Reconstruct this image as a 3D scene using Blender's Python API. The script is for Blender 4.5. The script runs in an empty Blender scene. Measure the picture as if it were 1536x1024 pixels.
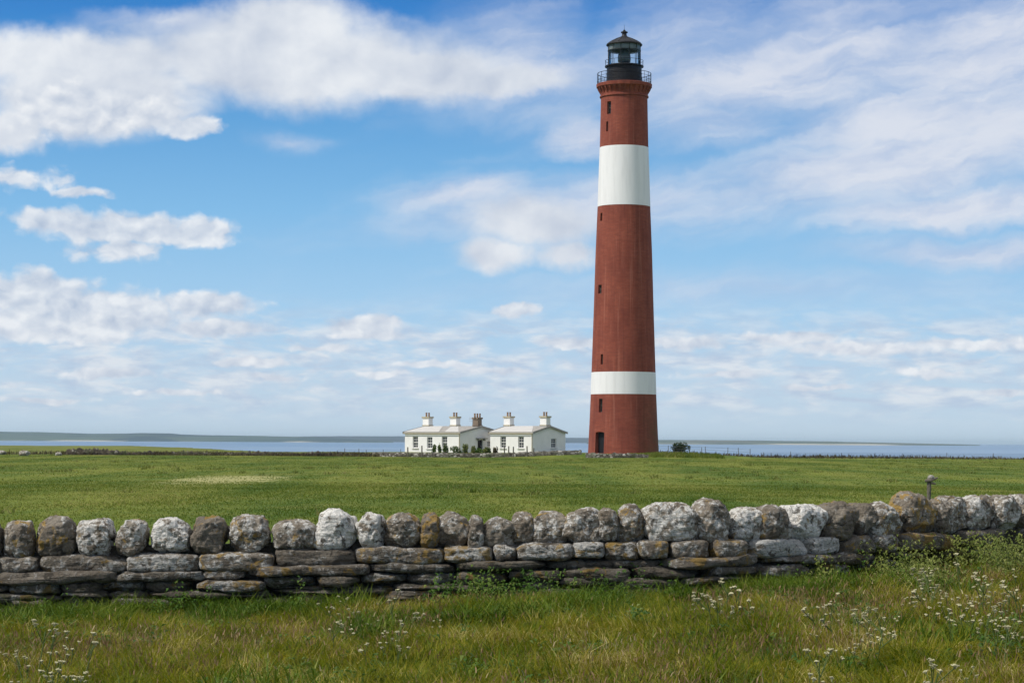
import bpy, bmesh, math, random
import numpy as np
from mathutils import Vector, Matrix, noise as mnoise
random.seed(7); rng = np.random.default_rng(11)
S = bpy.context.scene
COL = S.collection
R = math.radians

def lin(c):
    return tuple(((v/255)/12.92 if v/255 <= .04045 else ((v/255+.055)/1.055)**2.4) for v in c)

# ------------------------------------------------------------------ camera
F = 3200.0                      # focal length in photo pixels (1536 wide)
CAM = Vector((0, 0, 1.65))
PITCH = math.atan((662-512)/F); ROLL = .0048
fw = Vector((0, math.cos(PITCH), math.sin(PITCH)))
r0 = Vector((1, 0, 0)); u0 = Vector((0, -math.sin(PITCH), math.cos(PITCH)))
rt = r0*math.cos(ROLL)+u0*math.sin(ROLL); up = u0*math.cos(ROLL)-r0*math.sin(ROLL)
cd = bpy.data.cameras.new('camera'); cam = bpy.data.objects.new('camera', cd); COL.objects.link(cam)
cd.sensor_width = 36; cd.lens = F/1536*36; cd.clip_start = .1; cd.clip_end = 200000
cam.matrix_world = Matrix(((rt.x, up.x, -fw.x, CAM.x), (rt.y, up.y, -fw.y, CAM.y), (rt.z, up.z, -fw.z, CAM.z), (0, 0, 0, 1)))
S.camera = cam
def ray(px, py):
    return fw+rt*((px-768)/F)+up*((512-py)/F)
def at(px, py, Y):
    d = ray(px, py); return CAM+d*(Y/d.y)

# ------------------------------------------------------------------ terrain height
def sstep(a, b, x):
    t = np.clip((np.asarray(x, float)-a)/(b-a), 0, 1); return t*t*(3-2*t)
LX, LY = at(935, 678, 210).x, 210.0
def G(x, y):
    x = np.asarray(x, float); y = np.asarray(y, float)
    near = -.01+.30*np.tanh(x*.042/.30)+.02*np.sin(x*1.1+y*.7)
    fld = .05+.0004*np.clip(y, 0, 500)+.03*np.sin(x*.11+1)*np.sin(y*.05)+.06*sstep(-8, -40, x)
    w = 1-sstep(24, 46, y)
    g = near*w+fld*(1-w)
    g = g+.42*(1-sstep(6, 16, np.hypot(x-LX, y-LY)))*sstep(195, 204, y)
    g = g+.2*(1-sstep(10, 22, np.hypot((x+2)*.8, y-252)))
    t = x/np.maximum(y, 1)
    yc = 470-190*sstep(-.185, -.11, t)-52*sstep(.05, .1, t)
    yc = yc+6*np.sin(x*.21)+4*np.sin(x*.53+2)
    g = g-8*sstep(0, 70, y-yc)
    return g
def Gs(x, y): return float(G(x, y))

# ------------------------------------------------------------------ helpers
def tag(o, label=None, cat=None, group=None, kind=None):
    if label: o['label'] = label
    if cat: o['category'] = cat
    if group: o['group'] = group
    if kind: o['kind'] = kind
    return o
def empty(name, loc, rz=0, label=None, cat=None, group=None):
    o = bpy.data.objects.new(name, None); COL.objects.link(o); o.empty_display_size = .2
    o.location = loc; o.rotation_euler.z = rz
    return tag(o, label, cat, group)
def link(name, me, mat, parent=None, loc=None, smooth=False):
    o = bpy.data.objects.new(name, me); COL.objects.link(o)
    if mat is not None: me.materials.append(mat)
    if parent is not None: o.parent = parent
    if loc is not None: o.location = loc
    if smooth: me.polygons.foreach_set('use_smooth', np.ones(len(me.polygons), bool))
    return o
def mesh_np(name, V, quads=None, tris=None):
    me = bpy.data.meshes.new(name)
    nq = 0 if quads is None else len(quads); nt = 0 if tris is None else len(tris)
    me.vertices.add(len(V)); me.vertices.foreach_set('co', np.asarray(V, np.float32).ravel())
    idx = []
    if nq: idx.append(np.asarray(quads, np.int32).ravel())
    if nt: idx.append(np.asarray(tris, np.int32).ravel())
    idx = np.concatenate(idx)
    me.loops.add(len(idx)); me.loops.foreach_set('vertex_index', idx)
    me.polygons.add(nq+nt)
    ls = np.concatenate([np.arange(nq)*4, nq*4+np.arange(nt)*3]).astype(np.int32)
    lt = np.concatenate([np.full(nq, 4), np.full(nt, 3)]).astype(np.int32)
    me.polygons.foreach_set('loop_start', ls); me.polygons.foreach_set('loop_total', lt)
    me.update(calc_edges=True); me.validate()
    return me
class MB:
    """collects shapes into one mesh"""
    def __init__(s): s.bm = bmesh.new()
    def box(s, c, d, M=None):
        r = bmesh.ops.create_cube(s.bm, size=1, matrix=(M or Matrix())@Matrix.Translation(c)@Matrix.Diagonal((d[0], d[1], d[2], 1)))
        return s
    def prism(s, pts, f):           # polygon pts (2d) mapped by f(a,b,t) for t in 0,1
        a = [s.bm.verts.new(f(p[0], p[1], 0)) for p in pts]; b = [s.bm.verts.new(f(p[0], p[1], 1)) for p in pts]
        n = len(pts); s.bm.faces.new(a); s.bm.faces.new(b[::-1])
        for i in range(n): s.bm.faces.new((a[i], b[i], b[(i+1) % n], a[(i+1) % n]))
        return s
    def tube(s, p, q, r1, r2=None, seg=8):
        p = Vector(p); q = Vector(q); r2 = r1 if r2 is None else r2
        d = (q-p); M = Matrix.Translation((p+q)/2)@d.to_track_quat('Z', 'Y').to_matrix().to_4x4()
        bmesh.ops.create_cone(s.bm, cap_ends=True, segments=seg, radius1=r1, radius2=max(r2, 1e-4), depth=d.length, matrix=M); return s
    def lathe(s, prof, seg=64, closed=False):
        rings = []
        for r, z in prof:
            if r < 1e-5: rings.append([s.bm.verts.new((0, 0, z))])
            else: rings.append([s.bm.verts.new((r*math.cos(2*math.pi*i/seg), r*math.sin(2*math.pi*i/seg), z)) for i in range(seg)])
        pr = list(zip(rings, rings[1:]))
        if closed: pr.append((rings[-1], rings[0]))
        for a, b in pr:
            for i in range(seg):
                j = (i+1) % seg
                if len(a) == 1 and len(b) == 1: continue
                if len(a) == 1: s.bm.faces.new((a[0], b[j], b[i]))
                elif len(b) == 1: s.bm.faces.new((a[i], a[j], b[0]))
                else: s.bm.faces.new((a[i], a[j], b[j], b[i]))
        return s
    def ring(s, r, z, t, seg=48, sides=6):
        prof = [(r+t*math.cos(2*math.pi*k/sides), z+t*math.sin(2*math.pi*k/sides)) for k in range(sides)]
        return s.lathe(prof, seg, True)
    def mesh(s, name):
        bmesh.ops.recalc_face_normals(s.bm, faces=s.bm.faces)
        me = bpy.data.meshes.new(name); s.bm.to_mesh(me); s.bm.free(); return me
    def build(s, name, mat, parent=None, smooth=False, loc=None):
        return link(name, s.mesh(name), mat, parent, loc, smooth)

# ------------------------------------------------------------------ node helpers
class NT:
    def __init__(s, tree): s.t = tree; s.L = tree.links
    def new(s, typ, **kw):
        n = s.t.nodes.new(typ)
        for k, v in kw.items(): setattr(n, k, v)
        return n
    def put(s, sock, v):
        if v is None: return
        if isinstance(v, bpy.types.NodeSocket): s.L.new(v, sock)
        else:
            if sock.type == 'RGBA' and len(v) == 3: v = (*v, 1)
            sock.default_value = v
    def m(s, op, a, b=None, c=None, clamp=False):
        n = s.new('ShaderNodeMath', operation=op, use_clamp=clamp)
        for i, v in enumerate((a, b, c)): s.put(n.inputs[i], v)
        return n.outputs[0]
    def vm(s, op, a, b=None, c=None, out=0):
        n = s.new('ShaderNodeVectorMath', operation=op)
        for i, v in enumerate((a, b, c)): s.put(n.inputs[i], v)
        return n.outputs[out]
    def noise(s, vec, scale, detail=4, rough=.55, dist=0, out=0, dim='3D'):
        n = s.new('ShaderNodeTexNoise', noise_dimensions=dim)
        s.put(n.inputs['Vector'], vec); s.put(n.inputs['Scale'], scale); s.put(n.inputs['Detail'], detail)
        s.put(n.inputs['Roughness'], rough); s.put(n.inputs['Distortion'], dist)
        return n.outputs[out]
    def vor(s, vec, scale, feature='F1', out='Distance', rand=1):
        n = s.new('ShaderNodeTexVoronoi', feature=feature)
        s.put(n.inputs['Vector'], vec); s.put(n.inputs['Scale'], scale); s.put(n.inputs['Randomness'], rand)
        return n.outputs[out]
    def rng(s, v, a, b, c=0, d=1, smooth=True):
        n = s.new('ShaderNodeMapRange', interpolation_type='SMOOTHSTEP' if smooth else 'LINEAR', clamp=True)
        for i, x in enumerate((v, a, b, c, d)): s.put(n.inputs[i], x)
        return n.outputs[0]
    def mix(s, f, a, b, blend='MIX'):
        n = s.new('ShaderNodeMix', data_type='RGBA', blend_type=blend)
        s.put(n.inputs[0], f); s.put(n.inputs[6], a); s.put(n.inputs[7], b)
        return n.outputs[2]
    def xyz(s, x, y, z=0):
        n = s.new('ShaderNodeCombineXYZ')
        for i, v in enumerate((x, y, z)): s.put(n.inputs[i], v)
        return n.outputs[0]
    def sep(s, v):
        n = s.new('ShaderNodeSeparateXYZ'); s.put(n.inputs[0], v); return n.outputs
    def ramp(s, f, stops):
        n = s.new('ShaderNodeValToRGB'); s.put(n.inputs[0], f); e = n.color_ramp.elements
        while len(e) < len(stops): e.new(.5)
        for i, (p, c) in enumerate(stops): e[i].position = p; e[i].color = (*c, 1)
        return n.outputs[0]
    def bump(s, h, strength=.5, dist=.02):
        n = s.new('ShaderNodeBump'); s.put(n.inputs['Height'], h); n.inputs['Strength'].default_value = strength; n.inputs['Distance'].default_value = dist
        return n.outputs[0]
def material(name):
    m = bpy.data.materials.new(name); m.use_nodes = True; t = m.node_tree
    for n in list(t.nodes): t.nodes.remove(n)
    n = NT(t); out = n.new('ShaderNodeOutputMaterial'); b = n.new('ShaderNodeBsdfPrincipled')
    t.links.new(b.outputs[0], out.inputs[0]); n.b = b.inputs; n.out = out; n.bs = b
    return m, n
def coords(n, out='Object'): return n.new('ShaderNodeTexCoord').outputs[out]

def simple(name, col, rough=.7, var=.25, scale=6, metal=0, bump=.15):
    m, n = material(name); c = coords(n)
    k = n.noise(c, scale, 6, .65)
    f = n.rng(k, .25, .75, 1-var, 1+var, False)
    n.put(n.b['Base Color'], n.vm('MULTIPLY', (*col,), n.xyz(f, f, f)))
    n.b['Roughness'].default_value = rough; n.b['Metallic'].default_value = metal; n.b['Specular IOR Level'].default_value = .25
    if bump: n.put(n.b['Normal'], n.bump(n.noise(c, scale*5, 5, .7), bump, .02))
    return m
M = {}
M['black_iron'] = simple('black_iron', (.011, .011, .014), .5, .4, 3, 0, .05)
M['dome_iron'] = simple('dome_iron', (.021, .022, .027), .5, .5, 2.2, 0, .08)
M['curtain'] = simple('lantern_lining', (.24, .26, .26), .7, .2, 2, 0, 0)
M['pot'] = simple('clay_pot', (.30, .19, .12), .85, .3, 9)
M['harl'] = simple('white_harling', (.87, .86, .83), .85, .07, 1.3, 0, .3)
M['trim'] = simple('white_trim', (.72, .71, .68), .6, .06, 3)
M['cope'] = simple('stone_coping', (.46, .41, .29), .85, .25, 4)
M['slate'] = simple('grey_slate', (.33, .315, .29), .75, .28, 2.5, 0, .3)
M['pale_roof'] = simple('pale_slate', (.54, .53, .505), .8, .1, 1.6, 0, .3)
M['verge'] = simple('dark_verge', (.10, .10, .10), .8, .3, 3)
M['brownstone'] = simple('brown_stack_stone', (.22, .17, .13), .9, .4, 5, 0, .6)
M['door'] = simple('black_door', (.015, .016, .02), .55, .3, 4)
M['post'] = simple('weathered_wood', (.15, .135, .11), .9, .45, 14, 0, .7)
M['wire'] = simple('galvanised_wire', (.25, .25, .24), .5, .2, 8, .6, 0)
def m_glass_dark():
    m, n = material('window_glass'); n.put(n.b['Base Color'], (.03, .035, .04)); n.b['Roughness'].default_value = .08
    return m
M['pane'] = m_glass_dark()
def m_clear():
    m, n = material('lantern_glass')
    g = n.new('ShaderNodeBsdfGlossy'); g.inputs['Roughness'].default_value = .03; g.inputs['Color'].default_value = (.9, .95, 1, 1)
    t = n.new('ShaderNodeBsdfTransparent'); t.inputs['Color'].default_value = (.90, .94, .94, 1)
    f = n.new('ShaderNodeFresnel'); f.inputs[0].default_value = 1.22
    x = n.new('ShaderNodeMixShader'); n.L.new(f.outputs[0], x.inputs[0]); n.L.new(t.outputs[0], x.inputs[1]); n.L.new(g.outputs[0], x.inputs[2])
    n.L.new(x.outputs[0], n.out.inputs[0]); n.t.nodes.remove(n.bs)
    return m
M['lantern_glass'] = m_clear()
def m_lens():
    m, n = material('lens_glass'); c = coords(n)
    w = n.new('ShaderNodeTexWave', wave_type='BANDS', bands_direction='Z'); n.put(w.inputs['Vector'], c); w.inputs['Scale'].default_value = 2.2; w.inputs['Distortion'].default_value = .5
    n.put(n.b['Base Color'], n.mix(w.outputs[1], (.05, .06, .06), (.17, .2, .2)))
    n.b['Roughness'].default_value = .12
    return m
M['lens'] = m_lens()
def m_brick():
    m, n = material('red_brick'); c = coords(n); x, y, z = n.sep(c)
    ang = n.m('MULTIPLY', n.m('ARCTAN2', x, n.m('MULTIPLY', y, -1)), 3.0)      # arc length round the tower, 0 facing the field
    bc = n.xyz(ang, z, 0)
    br = n.new('ShaderNodeTexBrick'); n.put(br.inputs['Vector'], bc); br.inputs['Scale'].default_value = 1
    br.inputs['Brick Width'].default_value = .46; br.inputs['Row Height'].default_value = .15; br.inputs['Mortar Size'].default_value = .012
    br.inputs['Color1'].default_value = (*lin((138, 64, 46)), 1); br.inputs['Color2'].default_value = (*lin((152, 75, 54)), 1); br.inputs['Mortar'].default_value = (*lin((132, 80, 66)), 1)
    streak = n.noise(n.xyz(n.m('MULTIPLY', ang, 1.3), n.m('MULTIPLY', z, 3.5), 0), 1, 7, .72)
    spots = n.noise(n.xyz(n.m('MULTIPLY', ang, .8), n.m('MULTIPLY', z, .35), 4), 1, 5, .6)
    col = n.mix(n.rng(streak, .45, .8), br.outputs[0], n.mix(.35, br.outputs[0], lin((176, 104, 78))))
    col = n.mix(n.rng(streak, .5, .3, 0, .3), col, lin((110, 48, 34)))
    col = n.mix(n.rng(spots, .3, .72, 0, .6), col, lin((112, 46, 34)))
    salt = n.noise(n.xyz(n.m('MULTIPLY', ang, 2.5), n.m('MULTIPLY', z, 7), 9), 1, 5, .75)
    col = n.mix(n.rng(salt, .66, .76, 0, .5), col, lin((190, 150, 130)))
    drip = n.noise(n.xyz(n.m('MULTIPLY', ang, 2.6), n.m('MULTIPLY', z, .09), 2), 1, 5, .65)
    col = n.mix(n.m('MULTIPLY', n.rng(drip, .52, .66), .42), col, lin((92, 40, 32)))
    col = n.mix(n.m('MULTIPLY', n.rng(drip, .44, .34), .30), col, lin((178, 116, 96)))
    # algae low on the seaward flank, patchy
    al = n.m('MULTIPLY', n.rng(ang, .2, 4.2), n.rng(z, 9.0, .5))
    al = n.m('MULTIPLY', al, n.rng(n.noise(bc, .7, 5, .65), .25, .7, .25, 1))
    col = n.mix(n.m('MULTIPLY', al, .75), col, lin((92, 80, 46)))
    n.put(n.b['Base Color'], col); n.b['Roughness'].default_value = .85
    n.put(n.b['Normal'], n.bump(n.m('ADD', br.outputs[1], n.m('MULTIPLY', streak, -1.5)), .35, .02))
    return m
M['brick'] = m_brick()
def m_band():
    m, n = material('white_paint'); c = coords(n); x, y, z = n.sep(c)
    st = n.noise(n.xyz(n.m('MULTIPLY', x, 2.2), n.m('MULTIPLY', y, 2.2), n.m('MULTIPLY', z, .25)), 1, 5, .6)
    fl = n.noise(c, 3.5, 6, .7)
    col = n.mix(n.rng(st, .4, .75, 0, .4), (.87, .86, .865), (.66, .65, .65))
    col = n.mix(n.rng(fl, .66, .76, 0, .6), col, (.50, .42, .37))
    n.put(n.b['Base Color'], col); n.b['Roughness'].default_value = .65
    n.put(n.b['Normal'], n.bump(n.noise(n.xyz(n.m('MULTIPLY', x, 3), n.m('MULTIPLY', y, 3), n.m('MULTIPLY', z, 9)), 1, 4), .25, .02))
    return m
M['band'] = m_band()

def m_stone():
    m, n = material('lichened_stone'); c0 = coords(n)
    oi = n.new('ShaderNodeObjectInfo'); r = n.m('MULTIPLY', oi.outputs['Random'], 57.3)
    c = n.vm('ADD', c0, n.xyz(r, n.m('MULTIPLY', r, 1.7), n.m('MULTIPLY', r, -.6)))
    cr, cg, cb = [n.new('ShaderNodeSeparateColor')][0], None, None
    n.L.new(oi.outputs['Color'], cr.inputs[0]); W, O, B = cr.outputs[0], cr.outputs[1], cr.outputs[2]
    big = n.noise(c, 4.5, 5, .6); mid = n.noise(c, 14, 9, .7, .5); fine = n.noise(c, 38, 6, .7); f2 = n.noise(n.vm('ADD', c, (7, 3, 1)), 8, 7, .66, .9)
    col = n.mix(n.rng(big, .3, .7), (.135, .104, .07), (.28, .24, .185))
    col = n.mix(n.rng(fine, .35, .7, 0, .7), col, n.mix(.5, col, (.40, .37, .32)))
    thr = n.rng(W, 0, 1, .61, .39, False)
    wl = n.rng(n.m('ADD', n.m('MULTIPLY', mid, .7), n.m('MULTIPLY', big, .3)), thr, n.m('ADD', thr, .075))
    wcol = n.mix(n.rng(fine, .3, .65), (.45, .44, .40), (.80, .785, .74))
    col = n.mix(n.m('MULTIPLY', wl, .9), col, wcol)
    dk = n.rng(f2, .56, .63); col = n.mix(n.m('MULTIPLY', dk, .85), col, (.05, .04, .028))
    to = n.rng(O, 0, 1, .64, .44, False)
    og = n.rng(n.noise(n.vm('ADD', c, (1, 9, 4)), 5.5, 7, .62, .8), to, n.m('ADD', to, .07))
    col = n.mix(n.m('MULTIPLY', og, .75), col, n.mix(fine, (.34, .17, .02), (.46, .32, .06)))
    moss = n.m('MULTIPLY', n.rng(n.noise(n.vm('ADD', c, (4, 2, 8)), 7, 6, .65), .5, .62), n.rng(B, .3, .08)); col = n.mix(n.m('MULTIPLY', moss, .7), col, (.075, .085, .025))
    bd2 = n.noise(n.vm('MULTIPLY', c, (1.6, 1.6, 13)), 1.6, 5, .6)
    col = n.mix(n.rng(bd2, .56, .72, 0, .5), col, (.085, .062, .04))
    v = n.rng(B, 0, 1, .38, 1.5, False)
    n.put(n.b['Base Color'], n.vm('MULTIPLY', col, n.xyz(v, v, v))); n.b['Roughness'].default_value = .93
    pits = n.vor(n.vm('ADD', c, n.vm('MULTIPLY', n.noise(c, 9, 4, .6, 0, 1), (.08, .08, .08))), 22)
    bed = n.noise(n.vm('MULTIPLY', c, (2.2, 2.2, 15)), 1.6, 6, .62)
    h = n.m('ADD', n.m('ADD', n.m('MULTIPLY', mid, 1.1), n.m('MULTIPLY', bed, .9)), n.m('ADD', n.m('MULTIPLY', fine, .45), n.m('MULTIPLY', pits, .35)))
    n.put(n.b['Normal'], n.bump(h, 1.0, .05))
    return m
M['stone'] = m_stone()
def m_farwall(st):
    m, n = material('rubble_stone'); c = coords(n)
    cell = n.vor(n.vm('MULTIPLY', c, (1, 1, 1.7)), 3.2, 'F1', 'Color'); ed = n.vor(n.vm('MULTIPLY', c, (1, 1, 1.7)), 3.2, 'DISTANCE_TO_EDGE')
    s = n.sep(cell)[0]
    col = n.ramp(s, st)
    col = n.mix(n.rng(ed, .02, .09, 1, 0), col, (.03, .028, .02))
    col = n.mix(n.rng(n.noise(c, 1.1, 5, .6), .5, .7, 0, .7), col, (.07, .085, .035))
    n.put(n.b['Base Color'], col); n.b['Roughness'].default_value = .95
    n.put(n.b['Normal'], n.bump(n.m('ADD', ed, n.noise(c, 9, 5)), .8, .08))
    return m
M['farwall'] = m_farwall([(0, (.06, .05, .035)), (.35, (.13, .115, .09)), (.7, (.20, .185, .15)), (1, (.42, .40, .35))])
M['darkwall'] = m_farwall([(0, (.025, .02, .014)), (.4, (.06, .046, .03)), (.8, (.10, .08, .055)), (1, (.26, .24, .2))])

# ------------------------------------------------------------------ grass materials
def m_field():
    m, n = material('field_turf'); c = coords(n); x, y, z = n.sep(c)
    p = n.xyz(x, y, 0)
    a = n.noise(n.vm('MULTIPLY', p, (.22, .03, 1)), 1, 6, .62); b = n.noise(n.vm('MULTIPLY', p, (1, .55, 1)), .35, 6, .65); f = n.noise(p, 6, 5, .7)
    col = n.mix(n.rng(a, .36, .66), (.068, .122, .016), (.185, .215, .036))
    col = n.mix(n.rng(b, .45, .75, 0, .7), col, (.22, .215, .05))
    col = n.mix(n.rng(b, .45, .25, 0, .8), col, (.060, .108, .012))
    col = n.mix(n.rng(f, .45, .75, 0, .5), col, (.14, .14, .06))
    # rough tall grass under the near wall
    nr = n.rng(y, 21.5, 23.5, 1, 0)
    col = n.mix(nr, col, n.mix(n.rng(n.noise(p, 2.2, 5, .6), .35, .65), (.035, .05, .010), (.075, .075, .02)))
    # dry yellowed grass patch
    px, py = DRY
    d = n.vm('LENGTH', n.vm('MULTIPLY', n.vm('SUBTRACT', p, (px, py, 0)), (1/2.6, 1/13.0, 0)), out=1)
    d = n.m('ADD', d, n.m('MULTIPLY', n.m('SUBTRACT', n.noise(n.vm('MULTIPLY', p, (1, .3, 1)), 1.3, 5, .7), .5), 2.2))
    col = n.mix(n.rng(d, 1.0, .45, 0, .85), col, (.40, .38, .17))
    # sandy, weedy strip at the shore
    sh = n.m('MULTIPLY', n.rng(y, 205, 222), n.rng(n.noise(p, .25, 6, .65), .42, .6))
    col = n.mix(n.m('MULTIPLY', sh, .55), col, (.20, .17, .07))
    n.put(n.b['Base Color'], col); n.b['Roughness'].default_value = 1; n.b['Specular IOR Level'].default_value = .1
    n.put(n.b['Normal'], n.bump(n.m('ADD', n.m('MULTIPLY', b, 2.0), f), .7, .12))
    return m
_d = at(338, 718, 100); DRY = (at(338, 718, 1).x*1, 0)
def hit_ground(px, py, off=0.0, y0=10, y1=420):
    d = ray(px, py); y = y0
    while y < y1:
        p = CAM+d*(y/d.y)
        if p.z <= Gs(p.x, p.y)+off: return p
        y *= 1.004
    return p
_h = hit_ground(338, 719); DRY = (_h.x, _h.y)

def blade_mat(name, stops, pos_tint=None, sc=.9, transl=.3, aniso=(1, 1, 0)):
    m, n = material(name); c = coords(n)
    ri = n.new('ShaderNodeNewGeometry').outputs['Random Per Island']
    big = n.noise(n.vm('MULTIPLY', c, aniso), sc, 5, .6)
    f = n.m('ADD', n.m('MULTIPLY', ri, .62), n.rng(big, .3, .7, -.1, .48))
    col = n.ramp(f, stops)
    n.put(n.b['Base Color'], col); n.b['Roughness'].default_value = .6; n.b['Specular IOR Level'].default_value = .25
    tr = n.new('ShaderNodeBsdfTranslucent'); n.put(tr.inputs[0], col)
    mx = n.new('ShaderNodeMixShader'); mx.inputs[0].default_value = transl
    n.L.new(n.bs.outputs[0], mx.inputs[1]); n.L.new(tr.outputs[0], mx.inputs[2]); n.L.new(mx.outputs[0], n.out.inputs[0])
    return m
M['grass'] = blade_mat('meadow_grass', [(0, (.06, .10, .002)), (.3, (.14, .18, .003)), (.55, (.235, .24, .005)), (.76, (.31, .25, .022)), (1, (.72, .62, .25))], transl=.4)
M['lush'] = blade_mat('lush_grass', [(0, (.034, .075, .004)), (.5, (.085, .155, .006)), (.85, (.165, .22, .015)), (1, (.26, .28, .05))])
M['seed'] = blade_mat('grass_seed_heads', [(0, (.17, .085, .045)), (.4, (.25, .15, .075)), (.75, (.36, .25, .13)), (1, (.58, .50, .27))])
M['leaf'] = blade_mat('weed_leaves', [(0, (.03, .075, .012)), (.4, (.055, .125, .016)), (.8, (.12, .19, .03)), (1, (.20, .24, .06))], sc=1.5)
M['yleaf'] = blade_mat('yellow_green_leaves', [(0, (.07, .11, .02)), (.4, (.14, .18, .035)), (.8, (.22, .25, .06)), (1, (.34, .34, .13))], sc=1.5)
M['bushleaf'] = blade_mat('bush_leaves', [(0, (.03, .065, .012)), (.5, (.065, .12, .022)), (1, (.14, .19, .045))], sc=1.2)
M['turfblade'] = blade_mat('short_turf', [(0, (.065, .115, .012)), (.35, (.115, .170, .018)), (.7, (.195, .225, .034)), (1, (.34, .31, .10))], sc=1, transl=.5, aniso=(.22, .03, 0))
M['tussock'] = blade_mat('coarse_tussock', [(0, (.07, .105, .014)), (.5, (.13, .165, .025)), (1, (.32, .29, .10))], sc=.3, transl=.45)
M['brownveg'] = blade_mat('brown_rough_grass', [(0, (.03, .022, .012)), (.4, (.07, .054, .03)), (.75, (.13, .105, .05)), (1, (.15, .16, .04))], sc=.2)
M['umbel'] = simple('white_umbel', (.50, .47, .29), .9, .3, 30, 0, 0)
M['stem'] = simple('green_stem', (.10, .14, .04), .8, .3, 20, 0, 0)
M['bark'] = simple('dark_bark', (.09, .07, .05), .9, .4, 12, 0, .5)

def blades(P, h, w, lean, curl, lay=None):
    """P n x 3 roots; two-segment bent blades; returns verts, quads, tris"""
    n = len(P); a = rng.uniform(0, 2*np.pi, n); ld = rng.uniform(0, 2*np.pi, n) if lay is None else lay
    sx, sy = np.cos(a), np.sin(a); lx, ly = np.cos(ld)*lean, np.sin(ld)*lean
    V = np.zeros((n, 5, 3))
    for k, (t, ww) in enumerate(((0, 1), (.55, .8), (1, 0))):
        off = t*.55*(1-curl)+t*t*(.45+curl)
        cx = P[:, 0]+lx*h*off; cy = P[:, 1]+ly*h*off; cz = P[:, 2]+h*t*np.sqrt(np.clip(1-(lean*off)**2*.7, .15, 1))
        if k < 2:
            for s_, q in ((-1, 0), (1, 1)):
                V[:, k*2+q] = np.stack([cx+s_*sx*w*ww/2, cy+s_*sy*w*ww/2, cz], 1)
        else: V[:, 4] = np.stack([cx, cy, cz], 1)
    b = np.arange(n)[:, None]*5
    return V.reshape(-1, 3), b+np.array([[0, 1, 3, 2]]), b+np.array([[2, 3, 4]])

# ------------------------------------------------------------------ ground, sea, hills
def build_ground():
    ys = np.concatenate([np.linspace(-300, 8, 24)[:-1], np.arange(8, 30, .3), np.geomspace(30, 190, 70)[:-1], np.arange(190, 300, 1.5), np.geomspace(300, 620, 60)])
    xh = np.concatenate([np.arange(0, 10, .4), np.geomspace(10, 60, 40)[:-1], np.geomspace(60, 700, 60)])
    xs = np.concatenate([-xh[:0:-1], xh])
    X, Y = np.meshgrid(xs, ys); Z = G(X, Y)
    nx, ny = len(xs), len(ys); i = np.arange(ny-1)[:, None]*nx+np.arange(nx-1)[None, :]
    q = np.stack([i, i+1, i+1+nx, i+nx], -1).reshape(-1, 4)
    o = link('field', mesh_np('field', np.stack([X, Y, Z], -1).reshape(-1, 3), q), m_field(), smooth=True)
    tag(o, kind='structure')
build_ground()
SEA = -4.5
def build_sea():
    m, n = material('sea_water'); c = coords(n); x, y, z = n.sep(c)
    wv = n.noise(n.vm('MULTIPLY', c, (.05, .022, 1)), 1, 6, .65)
    st = n.noise(n.vm('MULTIPLY', c, (.00035, .0016, 1)), 1, 5, .6)
    n.put(n.b['Base Color'], n.mix(n.rng(st, .35, .65), (.08, .18, .31), (.21, .31, .43)))
    n.put(n.b['Roughness'], n.rng(st, .35, .65, .30, .45)); n.b['IOR'].default_value = 1.33
    n.put(n.b['Normal'], n.bump(wv, .35, 3.0))
    xs = np.array([-36000, -8000, -2000, -600, 0, 600, 2000, 8000, 36000.]); ys = np.array([150, 400, 900, 2000, 5000, 12000, 25000, 56000.])
    X, Y = np.meshgrid(xs, ys); nx, ny = len(xs), len(ys); i = np.arange(ny-1)[:, None]*nx+np.arange(nx-1)[None, :]
    q = np.stack([i, i+1, i+1+nx, i+nx], -1).reshape(-1, 4)
    tag(link('sea', mesh_np('sea', np.stack([X, Y, X*0+SEA], -1).reshape(-1, 3), q), m), kind='structure')
build_sea()
def hills(name, D, prof, shore, cols, depth=1400, seed=0):
    pts = np.array(prof, float); xs = np.linspace(pts[0, 0], pts[-1, 0], 240)
    yy = np.interp(xs, pts[:, 0], pts[:, 1])
    hz = np.array([max((at(x, y, D).z-SEA), .3) for x, y in zip(xs, yy)]); X0 = np.array([at(x, 660, D).x for x in xs])
    rows = [(-.25, -.06), (0, .04), (.12, .3), (.3, .55), (.55, .82), (.8, .97), (1, 1), (1.5, .7), (2.2, -.1)]
    V = []
    for t, hgt in rows:
        for k in range(len(xs)):
            yv = D+(t-1)*depth+120*math.sin(xs[k]*.021+seed)
            e = 1+.10*mnoise.noise((xs[k]*.03, t*3, seed))*(1 if t < 1.2 else 0)*(0 if t == 1 else 1)
            V.append((X0[k]*yv/D, yv, SEA+hz[k]*hgt*e))
    nx = len(xs); i = np.arange(len(rows)-1)[:, None]*nx+np.arange(nx-1)[None, :]
    q = np.stack([i, i+1, i+1+nx, i+nx], -1).reshape(-1, 4)
    m, n = material(name+'_land'); c = coords(n)
    cell = n.vor(n.vm('MULTIPLY', c, (.0026, .0012, .0)), 1, 'F1', 'Color')
    col = n.ramp(n.sep(cell)[0], [(0, cols[0]), (.4, cols[1]), (.75, cols[2]), (1, cols[1])])
    col = n.mix(n.rng(n.noise(n.vm('MULTIPLY', c, (.0012, .0006, .05)), 1, 5, .6), .45, .65), col, cols[0])
    bz = n.m('MULTIPLY', n.rng(n.sep(c)[2], SEA+5, SEA+2), n.rng(n.noise(n.vm('MULTIPLY', c, (.0015, 0, 0)), 1, 5, .6), .48, .6))
    col = n.mix(bz, col, (.42, .40, .33))
    n.put(n.b['Base Color'], col); n.b['Roughness'].default_value = 1
    tag(link(name, mesh_np(name, V, q), m, smooth=True), kind='structure')
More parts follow.
